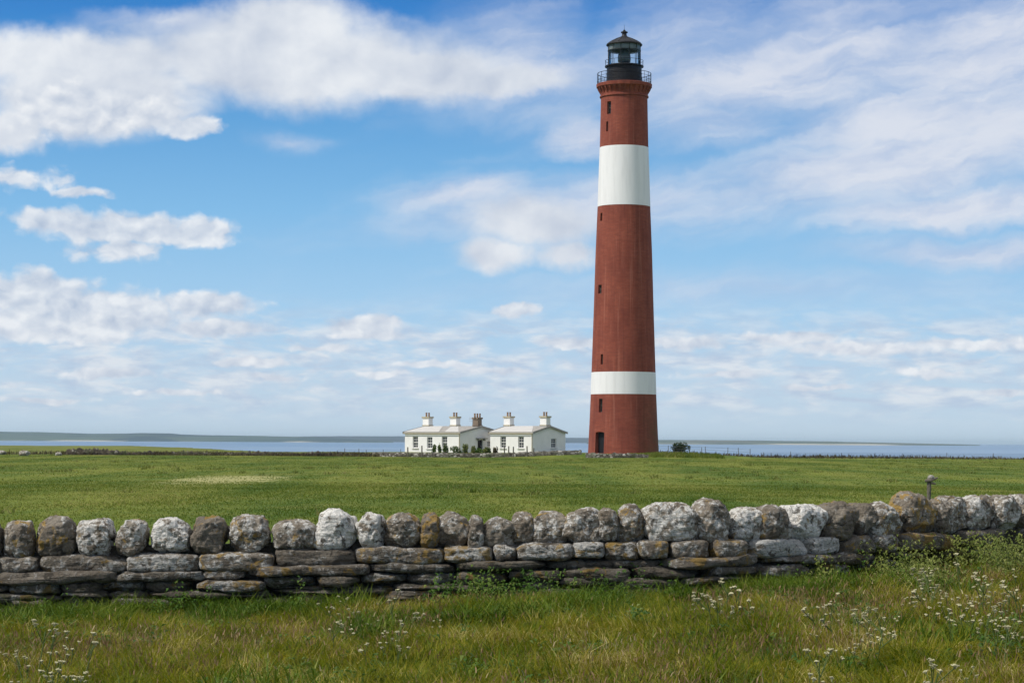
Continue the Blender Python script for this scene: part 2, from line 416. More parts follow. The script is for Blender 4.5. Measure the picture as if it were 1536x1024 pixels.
hills('hills', 9500, [(-260, 648), (-120, 646.5), (0, 647.2), (60, 647.6), (100, 649), (140, 650.3), (190, 650), (210, 649.2), (255, 649.6), (275, 651.4), (320, 652.5), (420, 654.2), (470, 655.3), (520, 657.6), (560, 660), (590, 662)], 0,
      [(.006, .032, .052), (.018, .056, .062), (.10, .145, .095)], seed=1)
hills('headland', 13500, [(330, 659), (400, 655.5), (470, 654), (540, 653.8), (600, 654.2), (760, 655.5), (900, 656.6), (960, 658), (1010, 660.5), (1040, 663)], 0,
      [(.004, .018, .035), (.008, .026, .042), (.012, .032, .045)], seed=4)
hills('low_island', 8500, [(880, 663.5), (930, 660.6), (990, 659.6), (1060, 659.8), (1140, 660.6), (1240, 661.8), (1330, 663.6), (1420, 665.6), (1470, 667)], 0,
      [(.03, .06, .055), (.07, .10, .075), (.14, .14, .11)], seed=8)

# ------------------------------------------------------------------ near dry stone wall
def wall_y(px):
    return 22.0+(0 if px < 1020 else 3.4*((px-1020)/516)**1.35)
def wall_ang(px):
    a, b = at(px-20, 780, wall_y(px-20)), at(px+20, 780, wall_y(px+20)); return math.atan2(b.y-a.y, b.x-a.x)
ICO = {}
def ico(sub):
    if sub not in ICO:
        bm = bmesh.new(); bmesh.ops.create_icosphere(bm, subdivisions=sub, radius=1)
        ICO[sub] = (np.array([v.co[:] for v in bm.verts]), np.array([[v.index for v in f.verts] for f in bm.faces])); bm.free()
    return ICO[sub]
def stone_mesh(name, w, d, h, power=3.4, seed=0, rough=.06, chops=7, sub=5, topround=.0):
    V, Fc = ico(sub); rs = np.random.default_rng(seed)
    nrm = (np.abs(V)**power).sum(1)**(1/power); P = V/nrm[:, None]
    for _ in range(chops):
        nv = rs.normal(size=3); nv /= np.linalg.norm(nv); sup = (P@nv).max(); lim = sup*rs.uniform(.78, .94)
        dd = P@nv-lim; mk = dd > 0; P[mk] -= np.outer(dd[mk], nv)*.93
    if topround: P[:, 2] -= topround*(P[:, 0]**2)*(P[:, 2] > 0)
    P = P-(P.max(0)+P.min(0))/2; P = P/((P.max(0)-P.min(0))/2)
    P *= np.array([w, d, h])/2
    s = float(seed)*3.17; out = np.empty_like(P)
    NR = V/np.linalg.norm(V, axis=1)[:, None]
    for k in range(len(P)):
        p = Vector(P[k])
        a = mnoise.fractal(p*4.2+Vector((s, s*.3, -s)), 1.0, 2.1, 3)
        b = mnoise.ridged_multi_fractal(p*9+Vector((s, -s, s)), .9, 2.1, 4, 1.0, 2.0)
        c = mnoise.fractal(p*26+Vector((-s, s, s)), .8, 2.1, 3)
        out[k] = P[k]+NR[k]*(a*rough*.5-(b-1.2)*rough*.15+c*rough*.2)
    return mesh_np(name, out, None, Fc)
WALL = empty('dry_stone_wall', (at(700, 900, 22).x, 22, .08), 0, 'low dry stone wall of lichened grey rocks with a row of rounded cap stones, crossing the meadow in front of the field', 'wall')
wl0 = WALL.location
#   x0, x1, top, bottom, white, orange, brightness
CAPS = [(-78, -16, 779, 833, .5, .3, .5), (-14, 6, 785, 832, .4, .3, .4), (7, 54, 781, 835, .45, .45, .5), (56, 115, 776, 833, .3, .5, .45), (116, 174, 778, 830, .75, .1, .55), (175, 225, 779, 829, .6, .2, .5),
 (227, 288, 779, 829, .9, .15, .62), (288, 343, 774, 828, .15, .45, .4), (345, 406, 773, 827, .55, .4, .5), (408, 478, 780, 825, .55, .3, .5), (470, 537, 766, 822, .95, 0, .7), (537, 579, 769, 822, .85, .1, .6),
 (577, 631, 770, 819, .5, .4, .55), (630, 660, 769, 818, .2, .8, .42), (652, 707, 768, 818, .45, .1, .5), (703, 724, 776, 817, .5, .1, .45), (718, 773, 775, 818, .45, .2, .45), (767, 802, 770, 816, .5, .2, .5),
 (796, 852, 768, 815, .5, .35, .55), (839, 911, 764, 810, .55, .15, .6), (896, 928, 762, 808, .6, .1, .5), (922, 969, 760, 810, .6, .3, .52), (959, 1047, 754, 809, .7, .1, .62), (1035, 1090, 750, 811, .55, .15, .55),
 (1084, 1141, 762, 810, .75, .35, .6), (1127, 1180, 761, 808, .45, .25, .45), (1167, 1233, 756, 807, .92, 0, .68), (1222, 1278, 755, 805, .12, .25, .4), (1272, 1299, 756, 802, .3, .3, .42), (1293, 1347, 754, 803, .65, .4, .5),
 (1335, 1399, 739, 800, .35, .75, .5), (1390, 1414, 752, 796, .4, .2, .45), (1400, 1447, 744, 795, .6, .35, .5), (1433, 1483, 745, 794, .6, .2, .52), (1459, 1492, 746, 793, .5, .1, .48), (1478, 1522, 744, 792, .55, .2, .5),
 (1506, 1548, 742, 790, .5, .2, .5), (1538, 1582, 741, 789, .5, .2, .5), (1572, 1622, 742, 788, .5, .3, .5)]
for k_ in range(3):
    CAPS.append((-140-k_*62+random.uniform(0, 6), -82-k_*62, 779+random.uniform(-4, 3), 834, random.uniform(.3, .8), random.uniform(.1, .4), .5))
    CAPS.append((1618+k_*46, 1666+k_*46, 740+random.uniform(-4, 3), 786, random.uniform(.3, .8), random.uniform(.1, .4), .5))
def wall_stone(name, x0, x1, yt, yb, W, O, B, depth, power, seed, rough, chops, yoff=0.0, sub=5, tilt=0, tr=0):
    xm = (x0+x1)/2; Y = wall_y(xm)+yoff; ang = wall_ang(xm)
    a, b = at(x0, yb, Y), at(x1, yb, Y); t = at(xm, yt, Y); c = at(xm, (yt+yb)/2, Y)
    w = (b.x-a.x)/max(math.cos(ang), .3)
    if math.sin(ang) > .15: w = max(w*.98, .2)
    me = stone_mesh(name, w, depth, t.z-at(xm, yb, Y).z, power, seed, rough, chops, sub, tr)
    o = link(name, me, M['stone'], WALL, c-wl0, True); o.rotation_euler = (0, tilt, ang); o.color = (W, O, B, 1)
    return o
for k, (x0, x1, yt, yb, W_, O_, B_) in enumerate(CAPS):
    big_ = x1-x0 > 60; o_ = wall_stone('cap_stone', x0+.2, x1-.2, yt-1, yb+4, W_, O_, min(1, B_*1.22), random.uniform(.34, .44), random.choice((2.9, 3.3, 3.8)), 100+k, random.uniform(.055, .08), random.choice((8, 10, 12)), random.uniform(-.02, .02)+(0 if k < 24 else (-.06 if k % 2 else .05)), tilt=random.uniform(-.05, .05), tr=random.uniform(.08, .26))
def cap_bottom(px):
    return float(np.interp(px, [-90, 0, 200, 405, 412, 540, 700, 800, 1000, 1150, 1300, 1400, 1536, 1620], [834, 834, 831, 828, 825, 821, 818, 815, 810, 808.5, 803, 797, 792, 788]))
C1 = [(-270, -180, .4), (-178, -87, .2), (1626, 1700, .4), (1702, 1770, .2), (-85, 5, .3), (5, 66, .3), (66, 196, .25), (196, 302, .55), (302, 413, .4), (417, 535, .15), (535, 668, .35), (668, 738, .5), (742, 774, .45), (775, 858, .45), (859, 906, .6), (906, 956, .4), (956, 1000, .35), (1000, 1055, .3), (1056, 1107, .25), (1109, 1196, .8), (1192, 1241, .8), (1241, 1296, .15), (1293, 1326, .4), (1324, 1420, .12), (1420, 1500, .2), (1498, 1625, .2)]
for k, (x0, x1, W_) in enumerate(C1):
    xm = (x0+x1)/2; t = cap_bottom(xm)
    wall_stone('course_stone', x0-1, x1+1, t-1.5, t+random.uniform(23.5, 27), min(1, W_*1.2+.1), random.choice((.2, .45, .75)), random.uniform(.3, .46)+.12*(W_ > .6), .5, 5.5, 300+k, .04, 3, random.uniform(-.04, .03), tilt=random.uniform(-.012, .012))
off = 24.0; low = []
for r_ in range(7):
    x = -250.0-r_*6; hgt = (15, 17, 11, 15, 12, 14, 14)[r_]
    while x < 1750:
        ln = random.choice((62, 90, 130, 180)) if r_ != 1 else random.choice((60, 75, 100, 66, 130)); xm = x+ln/2; t = cap_bottom(xm)+off; two = r_ > 1 and random.random() < .25
        for j in range(2 if two else 1):
            tt = t+(hgt*.52 if j else 0); hh_ = hgt*.5 if two else hgt
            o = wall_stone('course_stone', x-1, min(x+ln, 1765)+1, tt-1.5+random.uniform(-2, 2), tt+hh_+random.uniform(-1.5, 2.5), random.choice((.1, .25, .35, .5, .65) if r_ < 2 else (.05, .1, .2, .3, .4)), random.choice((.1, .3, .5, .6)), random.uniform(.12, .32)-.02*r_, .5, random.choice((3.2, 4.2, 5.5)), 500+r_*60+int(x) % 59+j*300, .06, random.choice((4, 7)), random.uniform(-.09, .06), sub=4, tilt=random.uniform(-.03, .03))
            if r_ > 1: low.append(o)
        x += ln+random.choice((0, 1, 3))
    off += hgt-.5
Vs, Fs, nv = [], [], 0
for o in low:                                    # the small stones low in the wall read as one mass of rubble
    me = o.data; co = np.empty(len(me.vertices)*3); me.vertices.foreach_get('co', co); co = co.reshape(-1, 3)
    Mx = np.array(Matrix.LocRotScale(o.location, o.rotation_euler, None)); ix = np.empty(len(me.polygons)*3, int); me.loops.foreach_get('vertex_index', ix)
    Vs.append(co@Mx[:3, :3].T+Mx[:3, 3]); Fs.append(ix.reshape(-1, 3)+nv); nv += len(co); bpy.data.objects.remove(o); bpy.data.meshes.remove(me)
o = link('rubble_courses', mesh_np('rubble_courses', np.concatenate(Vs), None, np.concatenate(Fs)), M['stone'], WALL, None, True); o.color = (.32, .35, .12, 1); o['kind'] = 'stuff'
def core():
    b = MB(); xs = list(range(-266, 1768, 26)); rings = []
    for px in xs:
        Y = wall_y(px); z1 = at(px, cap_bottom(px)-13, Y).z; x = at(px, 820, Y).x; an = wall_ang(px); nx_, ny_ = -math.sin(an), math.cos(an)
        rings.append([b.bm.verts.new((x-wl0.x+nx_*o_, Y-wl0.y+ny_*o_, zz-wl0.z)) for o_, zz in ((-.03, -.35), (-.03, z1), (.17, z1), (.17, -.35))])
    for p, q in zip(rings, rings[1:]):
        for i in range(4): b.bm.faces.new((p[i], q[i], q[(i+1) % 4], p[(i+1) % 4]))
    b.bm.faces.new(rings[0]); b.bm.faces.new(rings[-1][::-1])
    o = b.build('rubble_core', M['stone'], WALL); o.color = (.1, 0, .0, 1)  # core coloured dark to put shade into the gaps between stones
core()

# ------------------------------------------------------------------ lighthouse
zf = lambda py: (678.5-py)/15.24
PROF = [(682, 53.4), (678, 53), (640, 51.2), (590, 49.1), (556, 48), (470, 45.2), (380, 42.6), (308, 39.7), (218, 36.6), (150, 35.2), (143, 35.2)]
def rad(py): return float(np.interp(-py, [-p for p, _ in PROF], [r for _, r in PROF]))/15.24
LH = empty('lighthouse', (LX, LY, Gs(LX, LY)-.02), 0, 'tall round red brick lighthouse with two white bands and a black lantern', 'lighthouse')
def cutter(py0, py1, wpx, phi, arch=False):
    return (zf(py1), zf(py0), wpx/15.24, phi, arch)
CUTS = [cutter(646, 677.6, 13.5, -46, True), cutter(597, 617, 5.2, -46), cutter(531, 546, 3.6, -46), cutter(427, 440, 5.0, -57), cutter(152, 171, 6.0, -43), cutter(319, 331, 3, -60), cutter(182, 197, 3, -48)]
def shaft(py0, py1, n, mat, name, extra=0.0, inner=0.0):
    b = MB(); pr = [(rad(py0+(py1-py0)*i/n)+extra, zf(py0+(py1-py0)*i/n)) for i in range(n+1)]
    ri = pr[-1][0]-1.1
    b.lathe([(ri, pr[0][1])]+pr+[(ri, pr[-1][1])], 96, True)
    me = b.mesh(name); o = link(name, me, mat, LH, smooth=False)
    cs = [c for c in CUTS if zf(py0) < (c[0]+c[1])/2 < zf(py1)]
    if cs:
        cb = MB()
        for z0, z1, w, phi, arch in cs:
            Rm = Matrix.Rotation(R(phi), 4, 'Z')
            r = 3.0; dep = .55 if w > .5 else .32; ro = float(np.interp(-(678.5-15.24*(z0+z1)/2), [-p for p, _ in PROF], [q for _, q in PROF]))/15.24
            wx = w/2/math.cos(R(phi))*.92
            if arch:
                pts = [(-wx, z0), (wx, z0), (wx, z1-.12)]+[(wx*math.cos(a), z1-.12+.12*math.sin(a)) for a in np.linspace(.3, math.pi-.3, 7)]+[(-wx, z1-.12)]
            else: pts = [(-wx, z0), (wx, z0), (wx, z1), (-wx, z1)]
            cb.prism(pts, lambda a, zz, t: Rm@Vector((a, -(ro-dep)-t*(dep+1), zz)))
        cm = cb.mesh('cut'); co = bpy.data.objects.new('cut', cm); COL.objects.link(co); co.parent = LH
        bpy.context.view_layer.update()
        md = o.modifiers.new('b', 'BOOLEAN'); md.object = co; md.operation = 'DIFFERENCE'; md.solver = 'EXACT'
        dg = bpy.context.evaluated_depsgraph_get(); nm = bpy.data.meshes.new_from_object(o.evaluated_get(dg))
        o.modifiers.clear(); o.data = nm; nm.name = name
        bpy.data.objects.remove(co)
        for z0, z1, w, phi, arch in cs:
            Rm = Matrix.Rotation(R(phi), 4, 'Z'); dep = .55 if w > .5 else .32
            ro = float(np.interp(-(678.5-15.24*(z0+z1)/2), [-p for p, _ in PROF], [q for _, q in PROF]))/15.24
            wx = w/2/math.cos(R(phi))*.92
            if arch:
                d = MB(); d.box((0, -(ro-dep)-.04, (z0+z1)/2), (wx*2-.02, .07, z1-z0-.06), Rm); do = d.build('door', M['door'], LH)
                h = MB(); h.tube(Rm@Vector((wx*.6, -(ro-dep)-.08, z0+1)), Rm@Vector((wx*.6, -(ro-dep)-.16, z0+1)), .04); h.build('handle', M['trim'], do)
            else:
                d = MB()
                for sx in (-1, 1): d.box((sx*(wx-.035), -(ro-dep)-.05, (z0+z1)/2), (.06, .08, z1-z0-.02), Rm)
                for zz in (z0+.04, (z0+z1)/2, z1-.04): d.box((0, -(ro-dep)-.05, zz), (wx*2-.14, .07, .05), Rm)
                wo = d.build('window', M['post'], LH)
                MB().box((0, -(ro-dep)-.02, (z0+z1)/2), (wx*2-.03, .03, z1-z0-.03), Rm).build('pane', M['pane'], wo)
    for p in o.data.polygons: p.use_smooth = abs(p.normal.z) < .5
    o.data.set_sharp_from_angle(angle=R(30))
    return o
shaft(682, 590, 8, M['brick'], 'brick_shaft')
shaft(590, 557, 3, M['band'], 'white_band', .012)
shaft(557, 308, 18, M['brick'], 'brick_shaft')
shaft(308, 218.5, 8, M['band'], 'white_band', .012)
shaft(218.5, 143, 6, M['brick'], 'brick_shaft')
# corbelled gallery
b = MB(); z0 = zf(143)
b.lathe([(1.3, z0+.003), (2.31, z0+.003), (2.42, z0+.03), (2.42, z0+.16), (2.33, z0+.2), (2.36, z0+.55), (2.5, z0+.86), (2.62, z0+.95), (2.74, z0+1.02), (2.76, z0+1.32), (2.68, z0+1.36), (1.3, z0+1.36)], 96, True)
ga = b.build('gallery', M['brick'], LH, True); ga.data.set_sharp_from_angle(angle=R(35))
for k in range(30):
    cb = MB(); Rm = Matrix.Rotation(2*math.pi*k/30, 4, 'Z')
    cb.prism([(2.30, z0+.24), (2.42, z0+.46), (2.62, z0+.80), (2.68, z0+1.0), (2.3, z0+1.0)], lambda a, zz, t: Rm@Vector((-.09+t*.18, -a, zz)))
    cb.build('corbel', M['brick'], ga)
ZD = z0+1.36
rl = MB(); rr = 2.66
for zz, t in ((1.05, .028), (.72, .016), (.38, .016), (.1, .016)): rl.ring(rr, ZD+zz, t, 72)
for k in range(24):
    a = 2*math.pi*k/24; rl.tube((rr*math.cos(a), rr*math.sin(a), ZD-.02), (rr*math.cos(a), rr*math.sin(a), ZD+1.05), .026 if k % 2 == 0 else .018, seg=6)
for k in range(24):
    a = 2*math.pi*(k+.5)/24; d = 2*math.pi/48
    for s_ in (-1, 1): rl.tube((rr*math.cos(a-s_*d), rr*math.sin(a-s_*d), ZD+.1), (rr*math.cos(a+s_*d), rr*math.sin(a+s_*d), ZD+.38), .009, seg=4)
rl.build('gallery_railing', M['black_iron'], LH)
ZM = zf(94.5)
b = MB(); b.lathe([(0, ZD+.002), (1.80, ZD+.002), (1.80, ZD+.12), (1.76, ZD+.16), (1.74, ZD+1.0), (1.76, ZD+1.02), (1.76, ZD+1.06), (1.73, ZD+1.08), (1.73, ZM-.12), (1.92, ZM-.1), (1.92, ZM), (1.3, ZM), (0, ZM)], 64)
b.build('lantern_base', M['black_iron'], LH, True).data.set_sharp_from_angle(angle=R(30))
ZE = zf(62)
b = MB(); b.lathe([(1.62, ZM+.004), (1.62, ZE)], 48); b.build('lantern_glazing', M['lantern_glass'], LH)
mu = MB()
for k in range(12):
    a = 2*math.pi*(k+.5)/12; mu.tube((1.64*math.cos(a), 1.64*math.sin(a), ZM), (1.64*math.cos(a), 1.64*math.sin(a), ZE), .026, seg=6)
mu.ring(1.64, ZM+.04, .04, 32); mu.ring(1.64, ZE-.62, .028, 32)
mu.build('lantern_frame', M['dome_iron'], LH)
# inner top ring hides the ceiling, lens stands on a pedestal
b = MB(); b.lathe([(0, ZM+.01), (.5, ZM+.01), (.45, ZM+.35), (.62, ZM+.40), (.66, ZM+.7), (.62, ZM+1.1), (.5, ZM+1.4), (.28, ZM+1.7), (.08, ZM+1.85), (0, ZM+1.86)], 24)
b.build('lens', M['lens'], LH, True)
b = MB(); b.lathe([(1.56, ZE-.60), (1.58, ZE-.02), (1.2, ZE-.02), (1.2, ZE-.60)], 32, True); b.build('lantern_lining', M['curtain'], LH)
RZ = lambda v: ZE+v*.80 if v > .12 else ZE+v
b = MB(); b.lathe([(0, ZE-.01), (1.6, ZE-.01), (1.73, ZE-.12), (1.75, RZ(.06)), (1.68, RZ(.12)), (1.32, RZ(.42)), (.82, RZ(.73)), (.34, RZ(.98)), (.30, RZ(1.05)), (.24, RZ(1.2)), (.22, RZ(1.42)), (.34, RZ(1.48)), (.34, RZ(1.62)), (.2, RZ(1.68)), (.12, RZ(1.74)), (.13, RZ(1.8)), (.06, RZ(1.88)), (0, RZ(1.9))], 32)
do = b.build('lantern_roof', M['dome_iron'], LH, True); do.data.set_sharp_from_angle(angle=R(28))
for k in range(16):
    a = 2*math.pi*k/16; rb = MB(); pts = [(1.72, RZ(.10)), (1.33, RZ(.43)), (.83, RZ(.74)), (.34, RZ(.99))]
    for p, q in zip(pts, pts[1:]): rb.tube((p[0]*math.cos(a), p[0]*math.sin(a), p[1]), (q[0]*math.cos(a), q[0]*math.sin(a), q[1]), .022, seg=5)
    rb.build('roof_rib', M['black_iron'], do)
b = MB(); b.ring(1.74, ZE-.03, .06, 48); b.build('roof_gutter', M['black_iron'], do)
MB().tube((0, 0, RZ(1.88)), (0, 0, RZ(2.5)), .022, .01, 6).build('lightning_rod', M['black_iron'], LH)
b = MB(); b.ring(1.88, ZM+.52, .022, 64)
for k in range(16):
    a = 2*math.pi*(k+.5)/16; b.tube((1.88*math.cos(a), 1.88*math.sin(a), ZM-.05), (1.88*math.cos(a), 1.88*math.sin(a), ZM+.52), .014, seg=5)
b.build('lantern_railing', M['black_iron'], LH)

# ------------------------------------------------------------------ cottages
TH = R(40)
def cottage(pxc, pyb, Y, L, W, wins, gables, chims, label, pale_patches):
    p = at(pxc, pyb, Y); zb = Gs(p.x, p.y)
    s = F/Y
    root = empty('cottage', (p.x, p.y, zb), 0, label, 'cottage')
    U = Vector((-math.cos(TH), math.sin(TH), 0)); Vv = Vector((math.sin(TH), math.cos(TH), 0)); Zv = Vector((0, 0, 1))
    base = p.z-zb                               # wall foot seen in the photo relative to the ground here
    He = 29.5/s+base; Hr = He+.70
    def P(a, c, z): return U*a+Vv*c+Zv*z
    walls = MB()
    def panel(org, dx, Lx, H, holes, nrm, gable=None):
        xs = sorted({0, Lx, *[h[0] for h in holes], *[h[1] for h in holes]}); zs = sorted({-.4, H, *[h[2] for h in holes], *[h[3] for h in holes]})
        bm = walls.bm; vs = {}
        def v(x, z):
            k = (round(x, 4), round(z, 4))
            if k not in vs: vs[k] = bm.verts.new(org+dx*x+Zv*z)
            return vs[k]
        for i in range(len(xs)-1):
            for j in range(len(zs)-1):
                xm, zm = (xs[i]+xs[i+1])/2, (zs[j]+zs[j+1])/2
                if any(h[0] < xm < h[1] and h[2] < zm < h[3] for h in holes): continue
                bm.faces.new((v(xs[i], zs[j]), v(xs[i+1], zs[j]), v(xs[i+1], zs[j+1]), v(xs[i], zs[j+1])))
        for h in holes:
            q = [(h[0], h[2]), (h[1], h[2]), (h[1], h[3]), (h[0], h[3])]; dep = -nrm*.22
            for k in range(4):
                a, c = q[k], q[(k+1) % 4]
                A, B_ = org+dx*a[0]+Zv*a[1], org+dx*c[0]+Zv*c[1]
                bm.faces.new([bm.verts.new(t) for t in (A, B_, B_+dep, A+dep)])
        if gable:
            top = bm.verts.new(org+dx*(Lx/2)+Zv*gable)
            row = [v(x, H) for x in xs]; bm.faces.new(row+[top])
    nf = Vector((-math.sin(TH), -math.cos(TH), 0)); ng = Vector((math.cos(TH), -math.sin(TH), 0))
    fh = [(a-w/2, a+w/2, z0+base, z1+base) for a, w, z0, z1 in wins]; gh = [(a-w/2, a+w/2, z0+base, z1+base) for a, w, z0, z1, kd in gables]
    panel(Vector(), U, L, He, fh, nf); panel(Vector(), Vv, W, He, gh, ng, Hr)
    panel(P(L, 0, 0), Vv, W, He, [], -ng, Hr); panel(P(0, W, 0), U, L, He, [], -nf)
    walls.build('wall', M['harl'], root)
    def window(org, dx, h, nrm, two=True):
        fr = MB(); rot = Matrix.Rotation(math.atan2(dx.y, dx.x), 4, 'Z'); c = org+dx*((h[0]+h[1])/2)+Zv*((h[2]+h[3])/2)-nrm*.16
        T = Matrix.Translation(c)@rot; w, hh = h[1]-h[0], h[3]-h[2]
        for sx in (-1, 1): fr.box((sx*(w/2-.04), 0, 0), (.075, .09, hh), T)
        for zz, t in ((-hh/2+.045, .08), (hh/2-.04, .07), (.0, .08), (hh/4, .035), (-hh/4, .035)): fr.box((0, 0, zz), (w-.16, .07, t), T)
        fr.box((0, 0.0, 0), (.035, .06, hh-.2), T)
        wo = fr.build('window', M['trim'], root)
        MB().box((0, 0, 0), (w-.04, .02, hh-.03), T).build('pane', M['pane'], wo)
        T2 = Matrix.Translation(org+dx*((h[0]+h[1])/2)+Zv*(h[2]-.05)+nrm*.03)@rot
        MB().box((0, 0, 0), (w+.2, .18, .09), T2).build('sill', M['trim'], wo)
    for h in fh: window(Vector(), U, h, nf)
    for h, g in zip(gh, gables):
        if g[4] == 'window': window(Vector(), Vv, h, ng)
        else:
            rot = Matrix.Rotation(math.atan2(Vv.y, Vv.x), 4, 'Z'); T = Matrix.Translation(Vv*((h[0]+h[1])/2)+Zv*((h[2]+h[3])/2)-ng*.16)@rot
            d = MB(); d.box((0, 0, 0), (h[1]-h[0], .06, h[3]-h[2]), T); do_ = d.build('door', M['door'], root)
            MB().tube(T@Vector((.25, -.1, 0)), T@Vector((.25, .1, 0)), .03).build('handle', M['trim'], do_)
            T = Matrix.Translation(Vv*((h[0]+h[1])/2)+Zv*(h[3]+.16)+ng*.25)@rot
            MB().box((0, 0, 0), (h[1]-h[0]+.7, .6, .1), T).box((-.55, .1, -.14), (.08, .35, .2), T).box((.55, .1, -.14), (.08, .35, .2), T).build('porch_canopy', M['slate'], root)
    # roof slabs with overhang
    ov, th = .13, .12; rise = (Hr-He)/(W/2)
    rf = MB()
    for side in (0, 1):
        pts = [(-.16, He-.16*rise), (W/2, Hr), (W/2, Hr+th), (-.16, He-.16*rise+th)]
        rf.prism(pts, lambda c, z, t, side=side: P(-ov+t*(L+2*ov), c if side == 0 else W-c, z+.012))
    roof = rf.build('roof', M['slate'], root)
    for poly in pale_patches:                         # paler slab on the slates, its tone suggesting valleys and small gables: (along ridge, up slope 0..1)
        w_ = MB(); pts = poly
        def fpatch(a, q, t): 
            c = -.155+q*(W/2+.11); return P(a, c, He+c*rise+th+.014+t*.03)
        w_.prism(pts, fpatch); w_.build('pale_roof_patch', M['pale_roof'], roof)
    for a_ in (-ov-.03, L+ov+.03):
        sk = MB()
        for side in (0, 1):
            pts = [(-.2, He-.2*rise-.05), (W/2, Hr-.05), (W/2, Hr+th+.05), (-.2, He-.2*rise+th+.05)]
            sk.prism(pts, lambda c, z, t, side=side: P(a_-.05+t*.10, c if side == 0 else W-c, z))
        sk.build('verge', M['verge'] if a_ > 0 else M['slate'], roof)
    gt = MB(); gt.tube(P(-ov, -.21, He-.09), P(L+ov, -.21, He-.09), .05); gt.tube(P(.06, -.08, He-.15), P(.06, -.08, 0), .045)
    gt.build('gutter', M['cope'], root)
    rot = Matrix.Rotation(math.atan2(U.y, U.x), 4, 'Z')
    for a, c, w, d, top, mat, pots in chims:
        T = Matrix.Translation(P(a, c, 0))@rot; zt = top+base; zl = Hr-.55
        ch = MB(); ch.box((0, 0, (zl+zt-.2)/2), (w, d, zt-.2-zl), T); co = ch.build('chimney', M[mat], root)
        ck = MB(); ck.box((0, 0, zt-.1), (w+.18, d+.18, .19), T); ck.build('coping', M['cope'] if mat == 'harl' else M['brownstone'], co)
        MB().box((0, 0, Hr+th+.08), (w+.12, d+.12, .12), T).build('plinth', M['cope'] if mat == 'harl' else M['brownstone'], co)
        for k in range(pots):
            T2 = T@Matrix.Translation((0, (k-(pots-1)/2)*.46, zt)); pm = MB()
            pm.tube(T2@Vector((0, 0, -.01)), T2@Vector((0, 0, .48)), .115, .095, 10); pm.tube(T2@Vector((0, 0, .40)), T2@Vector((0, 0, .46)), .125, .125, 10); pm.build('chimney_pot', M['pot'], co)
    return root, P, Hr
Yr = 248; sR = F/Yr
cr_, PR, HR = cottage(799, 678.5, Yr, 6.5, 6.1, [(1.78, .85, .5, 1.85), (4.5, .85, .5, 1.85)], [(3.9, 1.0, .55, 1.65, 'window')],
        [(.62, 3.05, .95, .75, 4.28, 'harl', 2), (6.2, 3.05, .95, .75, 4.28, 'harl', 2)],
        'white cottage with two pale chimneys and a shaded gable facing the lighthouse, on the right', [[(6.5, .0), (0.0, .0), (2.3, .97), (6.5, .97)]])
cl_, PL, HL = cottage(690, 678.5, 250, 8.8, 7.4, [(2.45, .85, .5, 1.85), (4.8, .85, .45, 1.8), (7.1, .85, .5, 1.85)], [(3.6, .9, .0, 1.5, 'door'), (5.3, .8, .7, 1.35, 'window')],
        [(8.5, 3.7, .95, .75, 4.28, 'harl', 2), (4.05, 3.7, .95, .75, 4.28, 'harl', 2), (.55, 3.7, .8, .7, 4.15, 'brownstone', 3)],
        'long white left cottage with three chimneys, one of brown stone above a gable door', [[(8.8, 0), (3.2, 0), (5.9, .97), (8.8, .97)], [(2.3, 0), (.1, 0), (3.4, .97), (4.5, .97)]])
b = MB(); a0 = PL(1.3, 3.7, HL); b.tube(a0, a0+Vector((0, 0, 1.2)), .02, seg=5)
for zz in (.75, .95, 1.12): b.tube(a0+Vector((-.4, 0, zz)), a0+Vector((.4, .1, zz)), .012, seg=4)
b.build('aerial', M['wire'], cl_)

# ------------------------------------------------------------------ far walls
def far_wall(name, pts, h, label, thick=.5, jag=.1, seed=1, mat='farwall'):
    """pts: list of (x, y) on the ground; one rough continuous rubble wall"""
    V = []; P_ = []
    for (x0, y0), (x1, y1) in zip(pts, pts[1:]):
        n = max(2, int(math.hypot(x1-x0, y1-y0)/.16))
        P_ += [(x0+(x1-x0)*i/n, y0+(y1-y0)*i/n) for i in range(n)]
    P_.append(pts[-1]); rs = np.random.default_rng(seed)
    c0 = P_[len(P_)//2]; zc = Gs(*c0)
    for k, (x, y) in enumerate(P_):
        q = P_[min(k+1, len(P_)-1)]; r = P_[max(k-1, 0)]; a = math.atan2(q[1]-r[1], q[0]-r[0]); nx_, ny_ = -math.sin(a), math.cos(a)
        g = Gs(x, y); hh = (h(k/len(P_)) if callable(h) else h)*(1+rs.uniform(-jag, jag)*1.5)
        for o_, zz in ((-.5, -.3), (-.48, hh*.33), (-.42, hh*.66), (-.34, hh*.95), (0, hh*1.03), (.34, hh*.95), (.45, hh*.4), (.5, -.3)):
            jx = rs.uniform(-.05, .05)
            V.append((x+nx_*thick*o_+jx-c0[0], y+ny_*(thick*o_+jx)-c0[1], g+zz+rs.uniform(-.04, .04)*(zz > 0)-zc))
    m_ = 8; n = len(P_); i = np.arange(n-1)[:, None]*m_+np.arange(m_-1)[None, :]
    q = np.stack([i, i+m_, i+m_+1, i+1], -1).reshape(-1, 4)
    o = link(name, mesh_np(name, V, q), M[mat], None, (c0[0], c0[1], zc)); tag(o, label, 'wall')
    return o
gx = lambda px, Y: at(px, 680, Y).x
far_wall('garden_wall', [(gx(560, 206), 206), (gx(640, 204), 204), (gx(760, 203), 203), (gx(872, 203), 203)], .40, 'low grey rubble garden wall running in front of the white cottages', seed=3, jag=.05)
far_wall('garden_wall', [(gx(879, 199), 199), (gx(925, 198.6), 198.6), (gx(972, 199), 199)], lambda t: .42-.3*max(0, t-.6), 'short pale rubble wall at the foot of the lighthouse', seed=5)
